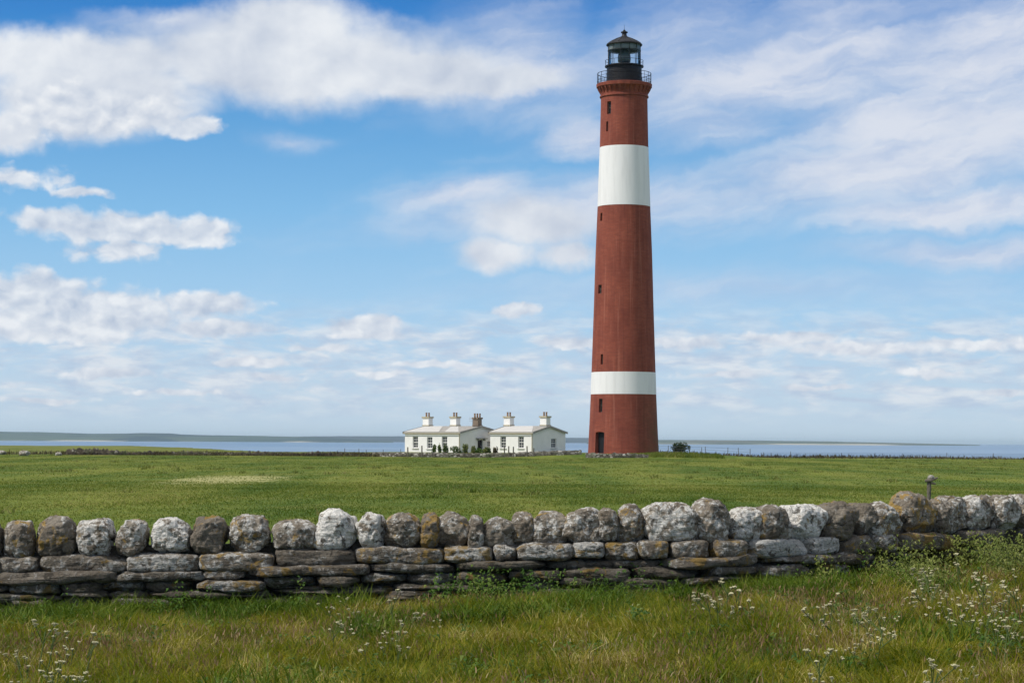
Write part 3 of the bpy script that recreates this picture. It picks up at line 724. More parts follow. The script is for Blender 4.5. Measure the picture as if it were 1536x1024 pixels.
far_wall('field_wall', [(gx(100, 204), 204), (gx(170, 203), 203), (gx(232, 204), 204)], lambda t: .42+.14*math.sin(t*6), 'dark tumbled rubble wall at the far left edge of the field', seed=7, jag=.25, mat='darkwall')
far_wall('field_wall', [(gx(258, 206), 206), (gx(400, 206), 206), (gx(556, 207), 207)], lambda t: .26+.08*math.sin(t*19), 'low overgrown rubble wall between the dark tumbled wall and the cottages', seed=9, jag=.35, mat='darkwall')
# loose boulders by the far left gate gap
for k, (px, py, w) in enumerate([(36, 683, .9), (41, 681.5, .6), (3, 681.5, .8), (88, 683, .6)]):
    p = hit_ground(px, py, 0, 150, 330); me = stone_mesh('boulder', w, w*.8, w*.62, 2.6, 900+k, .07, 6, 3)
    o = link('boulder', me, M['stone'], None, (p.x, p.y, Gs(p.x, p.y)+w*.2), True); o.color = (.6, .2, .5, 1)
    tag(o, 'small pale boulder lying at the far left edge of the field', 'boulder', 'boulders at the far left field edge')

# ------------------------------------------------------------------ fences
def fence(name, pxs, Y, h, label, jitter=.12, rails=True):
    x0 = gx(pxs[0], Y); root = empty(name, (x0, Y, Gs(x0, Y)), 0, label, 'fence'); pts = []
    for px in pxs:
        x = gx(px, Y); y = Y+random.uniform(-.3, .3); g = Gs(x, y); hh = h*(1+random.uniform(-jitter, jitter)*1.6)
        lx, ly = random.uniform(-.05, .05), random.uniform(-.05, .05)
        o = MB().tube((x-root.location.x, y-root.location.y, g-.3-root.location.z), (x+lx-root.location.x, y+ly-root.location.y, g+hh-root.location.z), .034, .028, 7).build('post', M['post'], root)
        pts.append(Vector((x+lx*.6-root.location.x, y+ly*.6-root.location.y, g-root.location.z)))
    if rails:
        w = MB()
        for fr in (.9, .6, .3):
            for p, q in zip(pts, pts[1:]): w.tube(p+Vector((0, 0, h*fr)), q+Vector((0, 0, h*fr)), .009, seg=4)
        w.build('wire', M['wire'], root)
    return root
fence('wire_fence', [988, 1003, 1053, 1058, 1091, 1108, 1125], 206, .8, 'post and wire fence from the lighthouse past the round bush')
fence('wire_fence', [1142, 1146, 1157, 1186, 1207, 1262, 1323, 1354, 1420, 1490, 1560], 222, .5, 'thin post and wire fence along the shore on the right')
fence('wire_fence', [505, 517, 538, 549, 575, 601], 214, .62, 'post and wire fence against the sea, left of the cottages')
for k, (px, h_) in enumerate([(612, .95), (633, 1.1), (757, 1.0), (763, 1.05), (770, .98), (791, 1.0), (800, .8)]):
    Yp = 202.2; x = gx(px, Yp); g = Gs(x, Yp)
    o = MB().tube((0, 0, -.25), (random.uniform(-.05, .05), 0, h_), .075, .06, 7).build('garden_post', M['post'], None, False, (x, Yp, g))
    tag(o, 'short dark wooden post standing against the garden wall below the ' + ('long left cottage' if px < 700 else 'right cottage'), 'post', 'posts by the garden wall, ' + ('left' if px < 700 else 'right'))
# weathered post just behind the near wall
p = at(1394.5, 760, 28.5); g = Gs(p.x, 28.5); top = at(1395, 716, 28.5).z-g
PO = empty('fence_post', (p.x, 28.5, g), 0, 'lone weathered wooden post with a gnarled lichen topped head behind the near wall', 'post')
b = MB(); bm = b.bm
rings = []
for k in range(14):
    t = k/13; z = -.3+(top+.3)*t; r = .026*(1+.12*math.sin(t*23))
    rings.append([bm.verts.new((r*math.cos(a)*(1+.15*math.sin(a*3+t*5))+.006*math.sin(t*8)-.01*t, r*math.sin(a), z)) for a in np.linspace(0, 2*math.pi, 9)[:-1]])
for a, c in zip(rings, rings[1:]):
    for i in range(8): bm.faces.new((a[i], a[(i+1) % 8], c[(i+1) % 8], c[i]))
bm.faces.new(rings[-1]); b.build('shaft', M['post'], PO, True)
b = MB(); b.tube((-.062, -.012, top-.045), (.01, -.03, top-.035), .02, .024, 7); b.tube((0, -.03, top-.04), (.105, -.02, top-.0), .024, .012, 7); b.tube((.02, -.03, top-.07), (.075, -.03, top-.085), .018, .012, 6); b.build('crosspiece', M['post'], PO)
lm = stone_mesh('lichen_tuft', .10, .08, .07, 2, 41, .03, 3, 3); o = link('lichen_tuft', lm, M['stone'], PO, (.022, 0, top+.005), True); o.color = (.5, .3, .4, 1)

# ------------------------------------------------------------------ shrubs
def leaf_cloud(n, rx, ry, rz, zc, leaf, lobes, seed):
    rs = np.random.default_rng(seed); P = []
    cs = []
    for _ in range(lobes):
        lz = rs.uniform(-.75, .45); cs.append((rs.uniform(-.6, .6)*rx*(1-.5*max(lz, 0)), rs.uniform(-.5, .5)*ry, zc+lz*rz, rs.uniform(.36, .56)))
    V = []; T = []
    for k in range(n):
        c = cs[rs.integers(len(cs))]; d = rs.normal(size=3); d /= np.linalg.norm(d); r = rs.uniform(.45, 1)**.5*c[3]
        p = np.array([c[0]+d[0]*r*rx, c[1]+d[1]*r*ry, c[2]+d[2]*r*rz]); 
        if p[2] < .03: p[2] = .03
        u = rs.normal(size=3); u /= np.linalg.norm(u); w = np.cross(u, rs.normal(size=3)); w /= np.linalg.norm(w); l = leaf*rs.uniform(.6, 1.3)
        i = len(V); V += [p-u*l*.5, p+w*l*.32, p+u*l*.5, p-w*l*.32]; T.append((i, i+1, i+2, i+3))
    return np.array(V), np.array(T)
def shrub(name, px, pyb, Y, wpx, hpx, mat, label, cat='shrub', n=700, leaf=.16, seed=1, group=None):
    x = gx(px, Y); g = Gs(x, Y); s = F/Y; w, h = wpx/s, hpx/s
    base = max(at(px, pyb, Y).z-g, 0); h = h+base
    r = empty(name, (x, Y, g), 0, label, cat, group)
    V, Q = leaf_cloud(n, w/2*1.12, w/2*.9, h*.5, h*.52, leaf, 16, seed)
    link('foliage', mesh_np('foliage', V, Q), M[mat], r)
    st = MB(); rs = random.Random(seed)
    for k in range(4): st.tube((rs.uniform(-.06, .06), rs.uniform(-.06, .06), -.1), (rs.uniform(-.3, .3)*w, rs.uniform(-.2, .2)*w, h*.7), .035, .012, 6)
    st.build('stem', M['bark'], r)
shrub('bush', 1022, 679, 213, 27, 17, 'bushleaf', 'round dark green bush beside the lighthouse, against the sea', 'bush', 1500, .15, 21)
for k, (px, wd, hp, mt, lb) in enumerate([(651, 7, 13, 'bushleaf', 'narrow dark green shrub against the long cottage, next to its second window'), (659.5, 7, 13, 'leaf', 'narrow mid green shrub standing between two dark ones before the long cottage'), (668, 9, 17, 'bushleaf', 'tallest dark shrub in front of the last front window of the long cottage'),
        (682, 20, 9.5, 'bushleaf', 'wide low dark hedge like shrub at the corner of the long cottage'), (698, 9, 14, 'yleaf', 'bright yellow green shrub left of the gable door'), (709, 9, 12, 'yleaf', 'small yellow green shrub close before the gable door'), (718, 13, 7, 'leaf', 'low green shrub below the dark gable door'),
        (728, 9, 8, 'yleaf', 'low bright shrub right of the gable door'), (733.5, 6, 7, 'bushleaf', 'small dark shrub squeezed against the right cottage corner'), (743, 7, 9, 'brownveg', 'small brown shrub before the front of the right cottage')]):
    shrub('garden_shrub', px, 677.5, 232, wd, hp, mt, lb, 'shrub', 420, .17, 50+k)

# ------------------------------------------------------------------ vegetation
def scatter(n, y0, y1, half=1.24, extra=1.3, behind=None, dens=None):
    """points in the view wedge widened for a step to the side"""
    out = []
    while sum(len(o) for o in out) < n:
        y = rng.uniform(y0, y1, n*2); hw = y*.24*half+extra; x = rng.uniform(-1, 1, n*2)*(y1*.24*half+extra); k = np.abs(x) < hw
        x, y = x[k], y[k]
        if dens is not None:
            kk = rng.uniform(0, 1, len(x)) < dens(x, y); x, y = x[kk], y[kk]
        out.append(np.stack([x, y], 1))
    return np.concatenate(out)[:n]
_g2 = {}
def patch(x, y, sc, seed=0):
    """cheap smooth value noise 0..1"""
    if seed not in _g2: _g2[seed] = np.random.default_rng(seed).uniform(0, 1, (128, 128))
    t = _g2[seed]; u, v = x/sc+500, y/sc+500; i, j = np.floor(u).astype(int), np.floor(v).astype(int); a, b_ = u-i, v-j; a = a*a*(3-2*a); b_ = b_*b_*(3-2*b_)
    g = lambda p, q: t[p % 128, q % 128]
    return (g(i, j)*(1-a)+g(i+1, j)*a)*(1-b_)+(g(i, j+1)*(1-a)+g(i+1, j+1)*a)*b_
WXs = np.array([at(q, 800, wall_y(q)).x for q in range(-400, 1900, 20)]); WYs = np.array([wall_y(q) for q in range(-400, 1900, 20)])
def front(x, y): return y < np.interp(x, WXs, WYs)-.18
def ground_pts(xy): return np.concatenate([xy, G(xy[:, 0], xy[:, 1])[:, None]], 1)
def stuff(name, V, q, t, mat, label=None, cat=None):
    o = link(name, mesh_np(name, V, q, t), M[mat]); tag(o, kind='stuff', label=label, cat=cat); return o
# long meadow grass in front of the wall
P = scatter(215000, 11.5, 25.5, dens=lambda x, y: front(x, y)*(.35+.65*patch(x, y, .5, 1)))
wd = np.interp(P[:, 0], WXs, WYs)-P[:, 1]; h = (.04+.22*patch(P[:, 0], P[:, 1], .45, 2)**1.6+rng.uniform(0, .10, len(P)))*np.clip(.55+wd*.25, .5, 1); 
stuff('meadow_grass', *blades(ground_pts(P), h, rng.uniform(.004, .009, len(P)), rng.uniform(.3, 1.35, len(P)), .45, patch(P[:, 0], P[:, 1], .55, 31)*12+rng.normal(0, .9, len(P))), 'grass', 'long olive green meadow grass in front of the dry stone wall', 'grass')
# lusher grass near the wall foot, in tussocks
dl = lambda x, y: front(x, y)*np.clip((patch(x, y, .8, 3)-.42)*3.2, 0, 1)*np.clip(1-(np.interp(x, WXs, WYs)-y)/3.6, .12, 1)
P = scatter(58000, 13, 25.5, dens=dl)
stuff('lush_grass', *blades(ground_pts(P), rng.uniform(.06, .26, len(P))*(.5+.8*patch(P[:, 0], P[:, 1], .33, 41)), rng.uniform(.006, .013, len(P)), rng.uniform(.2, 1.0, len(P)), .4), 'lush', 'bright green tussocks of grass along the foot of the dry stone wall', 'grass')
spots = [(20, 935), (60, 918), (110, 925), (250, 902), (300, 910), (335, 905), (400, 915), (520, 905), (545, 950), (560, 935), (700, 925), (790, 915), (860, 905), (905, 897), (1160, 882), (1200, 886), (1250, 880), (1330, 878), (1020, 892), (180, 915)]
cc = np.concatenate([np.array([[q.x, min(q.y, float(np.interp(q.x, WXs, WYs))-.32)]])+rng.normal(0, 1, (650, 2))*np.array([.16, .13]) for q in (hit_ground(a_, b_, .12, 11, 25) for a_, b_ in spots)])
cc = cc[front(cc[:, 0], cc[:, 1])]
stuff('lush_tussocks', *blades(ground_pts(cc), rng.uniform(.10, .36, len(cc)), rng.uniform(.007, .015, len(cc)), rng.uniform(.3, 1.2, len(cc)), .5), 'lush', 'bright green grass clumps overlapping the foot of the dry stone wall', 'grass')
# flowering grass stems: thin stalk and a brown head
P = scatter(17000, 11.5, 25, dens=lambda x, y: front(x, y)*np.clip((patch(x, y, 1.1, 4)-.3)*1.6, .04, 1))
hh = rng.uniform(.12, .27, len(P))*np.clip(.5+(np.interp(P[:, 0], WXs, WYs)-P[:, 1])*.2, .5, 1); G3 = ground_pts(P)
V1, q1, t1 = blades(G3, hh, np.full(len(P), .0028), rng.uniform(.1, .9, len(P)), .2)
tips = V1.reshape(-1, 5, 3)[:, 4]-np.array([0, 0, .045])
V2, q2, t2 = blades(tips+np.array([0, 0, .025]), rng.uniform(.025, .06, len(P)), rng.uniform(.004, .010, len(P)), rng.uniform(.1, .8, len(P)), .3)
stuff('seed_heads', np.concatenate([V1, V2]), np.concatenate([q1, q2+len(V1)]), np.concatenate([t1, t2+len(V1)]), 'seed', 'brown flowering grass heads standing over the meadow grass', 'grass')
# broad leaved weeds at the wall foot
def weeds(name, n, dens, hr, size, mat, label, y0=15, y1=25.4):
    C = scatter(n, y0, y1, dens=dens); L = 13; c = np.repeat(C, L, 0); g = np.repeat(G(C[:, 0], C[:, 1]), L); hh = np.repeat(rng.uniform(*hr, n), L)
    t = rng.uniform(.15, 1, len(c)); a = rng.uniform(0, 2*np.pi, len(c)); rr = (1.15-t*.7)*.13
    x, y, z = c[:, 0]+np.cos(a)*rr*.4, c[:, 1]+np.sin(a)*rr*.4, g+hh*t
    l = rng.uniform(.7, 1.3, len(c))*size*(1.2-.5*t); dz = rng.uniform(-.5, .45, len(c))*l; ox, oy = np.cos(a), np.sin(a); w = l*.27
    V = np.stack([np.stack([x, y, z], 1), np.stack([x+ox*l*.5-oy*w, y+oy*l*.5+ox*w, z+dz*.3+.02], 1), np.stack([x+ox*l, y+oy*l, z+dz], 1), np.stack([x+ox*l*.5+oy*w, y+oy*l*.5-ox*w, z+dz*.3+.02], 1)], 1).reshape(-1, 3)
    q = np.arange(len(c))[:, None]*4+np.arange(4)[None, :]
    return stuff(name, V, q, None, mat, label, 'weeds')
near_w = lambda x, y, d: front(x, y)*np.clip(1-(np.interp(x, WXs, WYs)-.15-y)/d, 0, 1)
weeds('weeds', 380, lambda x, y: near_w(x, y, 1.5)*np.clip((patch(x, y, .55, 5)-.5)*4, 0, 1)*np.clip((1.9-x)*.6, .15, 1), (.06, .42), .06, 'leaf', 'dark green nettles and docks against the dry stone wall')
weeds('flowering_weeds', 620, lambda x, y: near_w(x, y, 3.2)*np.clip((x-2.9)*.7, 0, 1)*np.clip((patch(x, y, .6, 6)-.35)*2.5, 0, 1), (.18, .52), .055, 'yleaf', 'tall yellow green weeds at the right end of the dry stone wall')
weeds('dock_leaves', 420, lambda x, y: front(x, y)*np.clip((patch(x, y, .5, 15)-.62)*4, 0, 1), (.05, .2), .07, 'leaf', 'small broad leaved weeds scattered through the meadow grass', 12, 24.5)
# short turf in the field
for nm, n, y0, y1, hr, wr in (('turf', 150000, 36, 80, (.012, .055), (.012, .03)), ('turf', 130000, 80, 200, (.01, .032), (.03, .07))):
    P = scatter(n, y0, y1, 1.08, 2, dens=lambda x, y: .25+.75*patch(x, y, 2.1, 8))
    V, q, t = blades(ground_pts(P), rng.uniform(*hr, len(P))*(.5+patch(P[:, 0], P[:, 1], 3, 9)), rng.uniform(*wr, len(P)), rng.uniform(.2, 1, len(P)), .3)
    stuff(nm, V, q, t, 'turfblade', 'short grazed grass of the ' + ('nearer' if y0 < 50 else 'farther') + ' part of the field', 'grass')
C = scatter(210, 40, 196, 1.08, 2, dens=lambda x, y: np.clip((patch(x, y, 9, 21)-.3)*2, .05, 1)); c = np.repeat(C, 26, 0)+rng.normal(0, .16, (210*26, 2))
V, q, t = blades(ground_pts(c), rng.uniform(.06, .24, len(c)), rng.uniform(.015, .04, len(c)), rng.uniform(.3, 1, len(c)), .4)
stuff('pasture_tussocks', V, q, t, 'tussock', 'coarse darker tussocks dotted over the grazed field', 'grass')
# rough brown grass along the far left walls and the shore
n = 26000; px = np.concatenate([rng.uniform(95, 600, n*6//10), rng.uniform(-40, 1580, n*4//10)]); Yv = np.concatenate([rng.uniform(203, 214, n*6//10), rng.uniform(206, 226, n*4//10)])
X = (px-768)/F*Yv; ok = (np.hypot(X-LX, Yv-LY) > 4.2)&((px < 570)|(px > 985)); X, Yv = X[ok], Yv[ok]
P = ground_pts(np.stack([X, Yv], 1))
stuff('rough_grass', *blades(P, rng.uniform(.12, .5, len(P))*(.3+.9*patch(X, Yv, 2.5, 12)), rng.uniform(.03, .09, len(P)), rng.uniform(.1, .8, len(P)), .3), 'brownveg', 'rough brown grass along the far edge of the field', 'grass')
n = 6000; X = LX+rng.uniform(0, 9, n); Yv = rng.uniform(199.5, 206, n); P = ground_pts(np.stack([X, Yv], 1))
stuff('tall_grass', *blades(P, rng.uniform(.05, .32, n)*np.clip((X-LX)/3, .4, 1), rng.uniform(.03, .07, n), rng.uniform(.1, .8, n), .3), 'turfblade', 'tufts of green grass round the foot of the lighthouse', 'grass')

# cow parsley: single plants with pale flat heads
def umbel_parts(seed):
    rs = random.Random(seed); st = MB(); heads = []
    hh = rs.uniform(.24, .42); st.tube((0, 0, -.03), (rs.uniform(-.03, .03), 0, hh*.75), .005, .004, 5)
    for k in range(rs.choice((3, 4, 5))):
        a = rs.uniform(0, 6.28); r = rs.uniform(.02, .10); p = Vector((r*math.cos(a), r*math.sin(a), hh*rs.uniform(.7, 1.05)))
        st.tube((0, 0, hh*.55), p, .003, .0025, 4); heads.append((p, rs.uniform(.008, .021)))
    out = []
    for p, r in heads:
        m_ = MB()
        for j in range(13):
            a = j*2.4; q = r*math.sqrt(j/13); m_.bm.verts.ensure_lookup_table()
            c = p+Vector((q*math.cos(a), q*math.sin(a), .012-q*.25+rs.uniform(-.004, .004)))
            bmesh.ops.create_icosphere(m_.bm, subdivisions=1, radius=rs.uniform(.004, .008), matrix=Matrix.Translation(c)@Matrix.Diagonal((1, 1, .55, 1)))
            m_.tube(p-Vector((0, 0, .012)), c, .0012, .001, 3)
        out.append(m_.mesh('flower_head'))
    return st.mesh('stem'), out
PROT = [umbel_parts(s) for s in range(5)]
for m0, hs in PROT:
    m0.materials.append(M['stem'])
    for q in hs: q.materials.append(M['umbel'])
def more(n_, x0, x1, y0, y1, sd_):
    q = random.Random(sd_); return [(q.uniform(x0, x1), q.triangular(y0, y1)) for _ in range(n_)]
CL = [('white cow parsley at the foot of the wall, lower left corner', [(62, 946), (80, 962), (72, 985), (92, 990), (40, 975), (30, 962), (55, 1003), (110, 972), (10, 985)]+more(8, 0, 130, 935, 1015, 5)),
      ('white cow parsley left of the picture middle, in front of the near wall', [(556, 916), (570, 924), (585, 934), (578, 955), (560, 948), (600, 914), (640, 902), (655, 910), (520, 880), (505, 888)]+more(8, 500, 670, 890, 965, 7)),
      ('white cow parsley below the biggest pale cap stone', [(1066, 874), (1074, 886), (1085, 892), (1110, 886), (1052, 884), (1098, 872)]+more(8, 1030, 1150, 862, 905, 6)),
      ('white cow parsley in the middle of the right hand meadow', [(1268, 902), (1285, 915), (1296, 930), (1304, 922), (1281, 936), (1310, 934), (1240, 906), (1330, 912)]+more(10, 1220, 1345, 885, 960, 4)),
      ('white cow parsley among the tall weeds at the right end of the wall', [(1376, 862), (1384, 852), (1400, 846), (1412, 866), (1425, 878), (1440, 858), (1456, 872), (1470, 886), (1488, 852), (1503, 868), (1516, 880), (1372, 884), (1350, 876), (1404, 890), (1448, 896), (1528, 858), (1392, 872), (1480, 905)]+more(34, 1340, 1545, 846, 925, 3)),
      ('white cow parsley at the bottom edge, right of the middle', [(1196, 1003), (1208, 1012), (1222, 1016), (1236, 1010), (1214, 996), (1240, 1020), (1228, 990)]),
      ('white cow parsley in the lower right corner', [(1395, 1008), (1410, 1014), (1420, 1003), (1462, 972), (1384, 1014), (1480, 925), (1500, 935)])]
ci = 0
for lb, pts in CL:
    for (px, py) in pts:
        px += random.uniform(-14, 14); py += random.uniform(-9, 9)
        p = hit_ground(px, py, .32, 11, 24.5); x, y = p.x, min(p.y, float(np.interp(p.x, WXs, WYs))-.3)
        m0, hs = PROT[ci % 5]; ci += 1
        o = empty('cow_parsley', (x, y, Gs(x, y)), random.uniform(0, 6.28), lb, 'wildflower', lb); sc_ = random.uniform(.6, 1.2); o.rotation_euler.x = random.uniform(-.28, .28); o.rotation_euler.y = random.uniform(-.28, .28); o.scale = (sc_, sc_, sc_)
        link('stem', m0, None, o)
        for q in hs: link('flower_head', q, None, o)

# ------------------------------------------------------------------ haze, sun, sky
bb = MB().box((0, 28000, 26), (74000, 60000, 72)).build('haze', None); tag(bb, kind='stuff')
hm = bpy.data.materials.new('haze_air'); hm.use_nodes = True; t = hm.node_tree
for n_ in list(t.nodes): t.nodes.remove(n_)
ho = t.nodes.new('ShaderNodeOutputMaterial'); hv = t.nodes.new('ShaderNodeVolumePrincipled'); t.links.new(hv.outputs[0], ho.inputs['Volume'])
hv.inputs['Color'].default_value = (.68, .87, 1, 1); hv.inputs['Density'].default_value = 4.2e-5; hv.inputs['Anisotropy'].default_value = -.2
bb.data.materials.append(hm)

SUN_AZ, SUN_EL = -112, 50        # degrees from +Y, clockwise positive
sd = Vector((math.sin(R(SUN_AZ))*math.cos(R(SUN_EL)), math.cos(R(SUN_AZ))*math.cos(R(SUN_EL)), math.sin(R(SUN_EL))))
sl = bpy.data.lights.new('sun', 'SUN'); so = bpy.data.objects.new('sun', sl); COL.objects.link(so)
so.rotation_euler = (-sd).to_track_quat('-Z', 'Y').to_euler(); sl.energy = 3.5; sl.angle = R(.53); sl.color = (1, .95, .88)

w = bpy.data.worlds.new('World'); S.world = w; w.use_nodes = True; t = w.node_tree
for n_ in list(t.nodes): t.nodes.remove(n_)
n = NT(t); wo = n.new('ShaderNodeOutputWorld'); bg = n.new('ShaderNodeBackground'); t.links.new(bg.outputs[0], wo.inputs[0]); bg.inputs['Strength'].default_value = .1
sky = n.new('ShaderNodeTexSky', sky_type='NISHITA', sun_disc=False); sky.sun_elevation = R(SUN_EL); sky.sun_rotation = R(SUN_AZ)
tc = n.new('ShaderNodeTexCoord'); dx, dy, dz = n.sep(tc.outputs['Generated'])
U = n.m('MULTIPLY', n.m('ARCTAN2', dx, dy), F); V = n.m('MULTIPLY', n.m('ARCSINE', dz), F)
def ue(px, py):
    d = ray(px, py).normalized(); return math.atan2(d.x, d.y)*F, math.asin(d.z)*F
# clear sky: deep blue above, pale at the horizon
cl = n.ramp(n.m('DIVIDE', V, 1000, clamp=True), [(0, lin((198, 217, 232))), (.09, lin((190, 214, 234))), (.2, lin((165, 206, 238))), (.34, lin((132, 188, 232))), (.5, lin((95, 161, 218))), (.62, lin((64, 136, 207))), (.72, lin((44, 113, 192)))])
cl = n.vm('MULTIPLY', cl, (10, 10, 10))
hi = n.rng(V, 800, 2000)
base = n.mix(hi, cl, sky.outputs[0])
UV = n.xyz(U, V, 0)
w1 = n.noise(UV, 1/150, 6, .6, 0, 1); w2 = n.noise(UV, 1/34, 5, .62, 0, 1)
wp = n.vm('ADD', UV, n.vm('MULTIPLY', n.vm('SUBTRACT', w1, (.5, .5, .5)), (120, 60, 0)))
wp = n.vm('ADD', wp, n.vm('MULTIPLY', n.vm('SUBTRACT', w2, (.5, .5, .5)), (22, 16, 0)))
def blob(px, py, a, b_, s=1.0, flat=0, rot=0):
    u, v = ue(px, py); d = n.vm('SUBTRACT', wp, (u, v, 0))
    if rot:
        r_ = n.new('ShaderNodeVectorRotate', rotation_type='Z_AXIS'); n.put(r_.inputs['Vector'], d); r_.inputs['Angle'].default_value = R(rot); d = r_.outputs[0]
    d = n.vm('MULTIPLY', d, (1/a, 1/b_, 0))
    if flat:                       # flatter underside
        sx, sy, sz = n.sep(d); sy = n.m('MAXIMUM', sy, n.m('MULTIPLY', sy, flat)); sy = n.m('ADD', n.m('MAXIMUM', sy, 0), n.m('MULTIPLY', n.m('MINIMUM', sy, 0), flat)); d = n.xyz(sx, sy, 0)
    return n.m('MULTIPLY', n.m('SUBTRACT', 1, n.vm('LENGTH', d, out=1)), s)
def union(bl):
    r_ = bl[0]
    for q in bl[1:]: r_ = n.m('SMOOTH_MAX', r_, q, .12)
    return r_
CUM = [(430, 88, 300, 80), (430, 40, 150, 60), (610, 108, 190, 48), (740, 124, 130, 24), (140, 140, 200, 72), (110, 85, 230, 52), (20, 190, 60, 40), (800, 335, 125, 46, .8), (745, 382, 75, 28, .8), (845, 380, 60, 25, .75)]
MID = [(120, 165, 135, 58, 1, 1.3), (215, 170, 90, 44, 1, 1.4), (290, 190, 48, 20), (125, 291, 55, 15, .7, 1.6), (20, 268, 90, 18, .5), (80, 332, 80, 24), (190, 342, 140, 36, 1, 1.3), (290, 350, 80, 34, 1, 1.4), (180, 375, 90, 22, .7), (40, 445, 130, 52, 1, 1.2), (160, 470, 150, 54, 1, 1.3), (110, 500, 150, 18, .8),
       (310, 456, 92, 32, 1, 1.4), (320, 492, 90, 24, 1, 1.5), (30, 480, 90, 36), (545, 488, 72, 34, 1.05, 1.9), (552, 500, 76, 11, .8), (775, 465, 40, 18, 1, 1.6), (165, 560, 70, 18, .85, 1.8), (380, 545, 64, 18, .95, 1.8), (410, 566, 50, 13, .8, 1.8), (860, 512, 65, 18, .95, 1.8), (1190, 506, 90, 22, .95, 1.8), (1290, 522, 130, 22, .85, 1.6), (1030, 514, 90, 18, .8, 1.8), (1440, 515, 120, 18, .7, 1.6),
       (650, 545, 80, 12, .7, 1.6), (570, 560, 60, 10, .7, 1.6), (760, 555, 70, 11, .7, 1.6), (1230, 580, 70, 10, .8, 1.6), (1400, 560, 80, 12, .6, 1.6), (1510, 588, 50, 13, .85, 1.8), (70, 600, 80, 10, .6, 1.6), (280, 590, 90, 10, .55, 1.6), (1080, 560, 80, 12, .6, 1.6), (480, 520, 70, 11, .6, 1.6)]
Dc = union([blob(*c) for c in CUM])
wp_soft = wp
w3 = n.noise(UV, 1/60, 4, .6, 0, 1)
wp = n.vm('ADD', UV, n.vm('MULTIPLY', n.vm('SUBTRACT', w3, (.5, .5, .5)), (46, 26, 0)))
Dm = union([blob(*c) for c in MID])
def puffs(off):
    q = n.vm('ADD', n.vm('MULTIPLY', wp, (1, 1.35, 0)), off)
    a_ = n.vor(q, 1/30, 'F1'); b_ = n.vor(q, 1/13, 'F1'); c_ = n.noise(q, 1/40, 7, .58)
    return n.m('SUBTRACT', n.m('ADD', n.m('MULTIPLY', c_, .85), .22), n.m('ADD', n.m('MULTIPLY', a_, .46), n.m('MULTIPLY', b_, .09)))
pf, ps = puffs((0, 0, 0)), puffs((-10, 19, 0))
wp = wp_soft
fb = n.noise(n.vm('MULTIPLY', UV, (1, 1.25, 1)), 1/75, 8, .56, .3); fs = n.noise(n.vm('ADD', n.vm('MULTIPLY', UV, (1, 1.25, 1)), (-12, 22, 0)), 1/75, 4, .5, .3)
Dcf = n.m('ADD', Dc, n.m('MULTIPLY', n.m('SUBTRACT', fb, .5), .36)); Dmf = n.m('ADD', Dm, n.m('MULTIPLY', n.m('SUBTRACT', pf, .33), .95))
ac = n.rng(Dcf, -.14, .46); am = n.m('MULTIPLY', n.rng(Dmf, -.04, .46), .92)
lt = n.m('MULTIPLY', n.m('SUBTRACT', fb, fs), 1.0)
big = n.noise(UV, 1/170, 3, .5)
sh = n.m('ADD', n.m('ADD', .52, lt), n.m('MULTIPLY', n.m('SUBTRACT', big, .5), 1.9), clamp=True)
ccol = n.mix(sh, lin((190, 201, 219)), lin((236, 240, 245)))
shm = n.m('ADD', n.m('ADD', .56, n.m('MULTIPLY', n.m('SUBTRACT', pf, ps), 1.3)), n.m('MULTIPLY', n.m('SUBTRACT', big, .5), 1.0), clamp=True)
mcol = n.mix(shm, lin((184, 197, 217)), lin((239, 242, 246)))
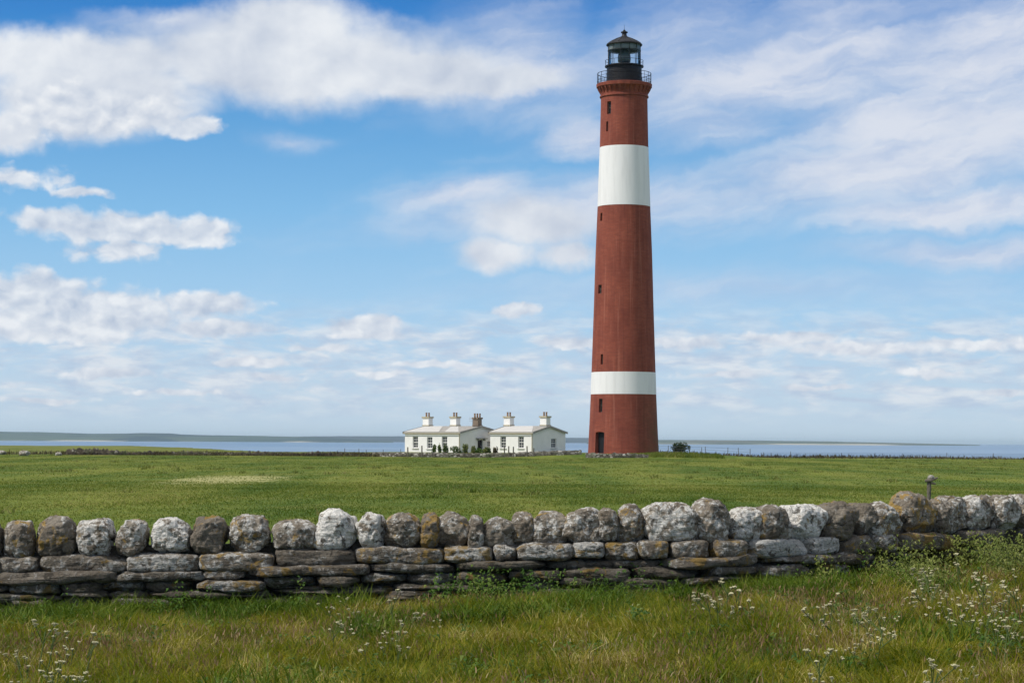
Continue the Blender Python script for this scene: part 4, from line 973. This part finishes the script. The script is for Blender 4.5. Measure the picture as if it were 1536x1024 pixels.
# wind-drawn high cloud, mostly on the right
rv = n.new('ShaderNodeVectorRotate', rotation_type='Z_AXIS'); n.put(rv.inputs['Vector'], wp); rv.inputs['Angle'].default_value = R(-9)
cir = n.noise(n.vm('MULTIPLY', rv.outputs[0], (1/480, 1/110, 0)), 1, 7, .52, .4); ci2 = n.noise(n.vm('MULTIPLY', rv.outputs[0], (1/150, 1/40, 0)), 1, 6, .6, .3)
CIR = [(1330, 250, 560, 80, 1.0, 0, -9), (1200, 90, 600, 130, .95, 0, -6), (1500, 80, 340, 170, .95), (900, 300, 440, 60, .8, 0, -6), (1450, 310, 330, 40, .95, 0, -4), (1470, 375, 300, 34, .8), (760, 60, 180, 80, .7), (800, 120, 130, 46, .9), (1400, 175, 420, 110, .85), (250, 28, 170, 18, .55), (1150, 430, 560, 40, .5), (430, 205, 70, 18, .5), (1080, 180, 190, 60, .7), (872, 200, 80, 44, 1.0), (700, 290, 160, 36, .8, 0, -8)]
Ds = union([blob(*c) for c in CIR])
asf = n.m('ADD', n.m('ADD', n.m('MULTIPLY', Ds, .75), n.m('MULTIPLY', n.m('SUBTRACT', cir, .5), 1.3)), n.m('MULTIPLY', n.m('SUBTRACT', ci2, .5), .3))
asx = n.m('ADD', n.m('MULTIPLY', n.rng(asf, -.15, .75), .66), n.m('MULTIPLY', n.rng(Ds, -.1, .6), .26))
scol = n.mix(n.rng(n.m('ADD', n.m('MULTIPLY', ci2, .5), n.m('MULTIPLY', cir, .5)), .36, .62), lin((180, 197, 226)), lin((224, 228, 238)))
# soft broken bank above the horizon
bk = n.noise(n.vm('MULTIPLY', UV, (1/95, 1/26, 0)), 1, 8, .6, .5); bm_ = n.m('MULTIPLY', n.rng(V, 12, 75), n.rng(V, 230, 140))
abk = n.m('MULTIPLY', n.rng(bk, .33, .62), n.m('MULTIPLY', bm_, .92)); bcol = n.mix(n.rng(n.noise(n.vm('MULTIPLY', UV, (1/70, 1/20, 0)), 1, 6, .6), .35, .65), lin((186, 203, 225)), lin((226, 232, 239)))
# rest of the sky, out of the picture, broken cloud added to whiten the fill light
oc = n.noise(tc.outputs['Generated'], 3.2, 8, .6, .3); oa = n.m('MULTIPLY', n.rng(oc, .36, .52), n.rng(V, 720, 1100))
s10 = lambda c: n.vm('MULTIPLY', c, (10, 10, 10))
k = n.mix(asx, base, s10(scol)); k = n.mix(abk, k, s10(bcol)); k = n.mix(ac, k, s10(ccol)); k = n.mix(am, k, s10(mcol)); k = n.mix(n.m('MULTIPLY', oa, .9), k, (7.2, 7.1, 7.0))
n.put(bg.inputs[0], k)
w.cycles.sampling_method = 'MANUAL'; w.cycles.sample_map_resolution = 512

S.view_settings.view_transform = 'Standard'; S.view_settings.look = 'None'; S.view_settings.exposure = 0; S.view_settings.gamma = 1
S.render.engine = 'CYCLES'; S.cycles.use_denoising = True; S.cycles.max_bounces = 6; S.cycles.transparent_max_bounces = 12
S.cycles.volume_bounces = 0
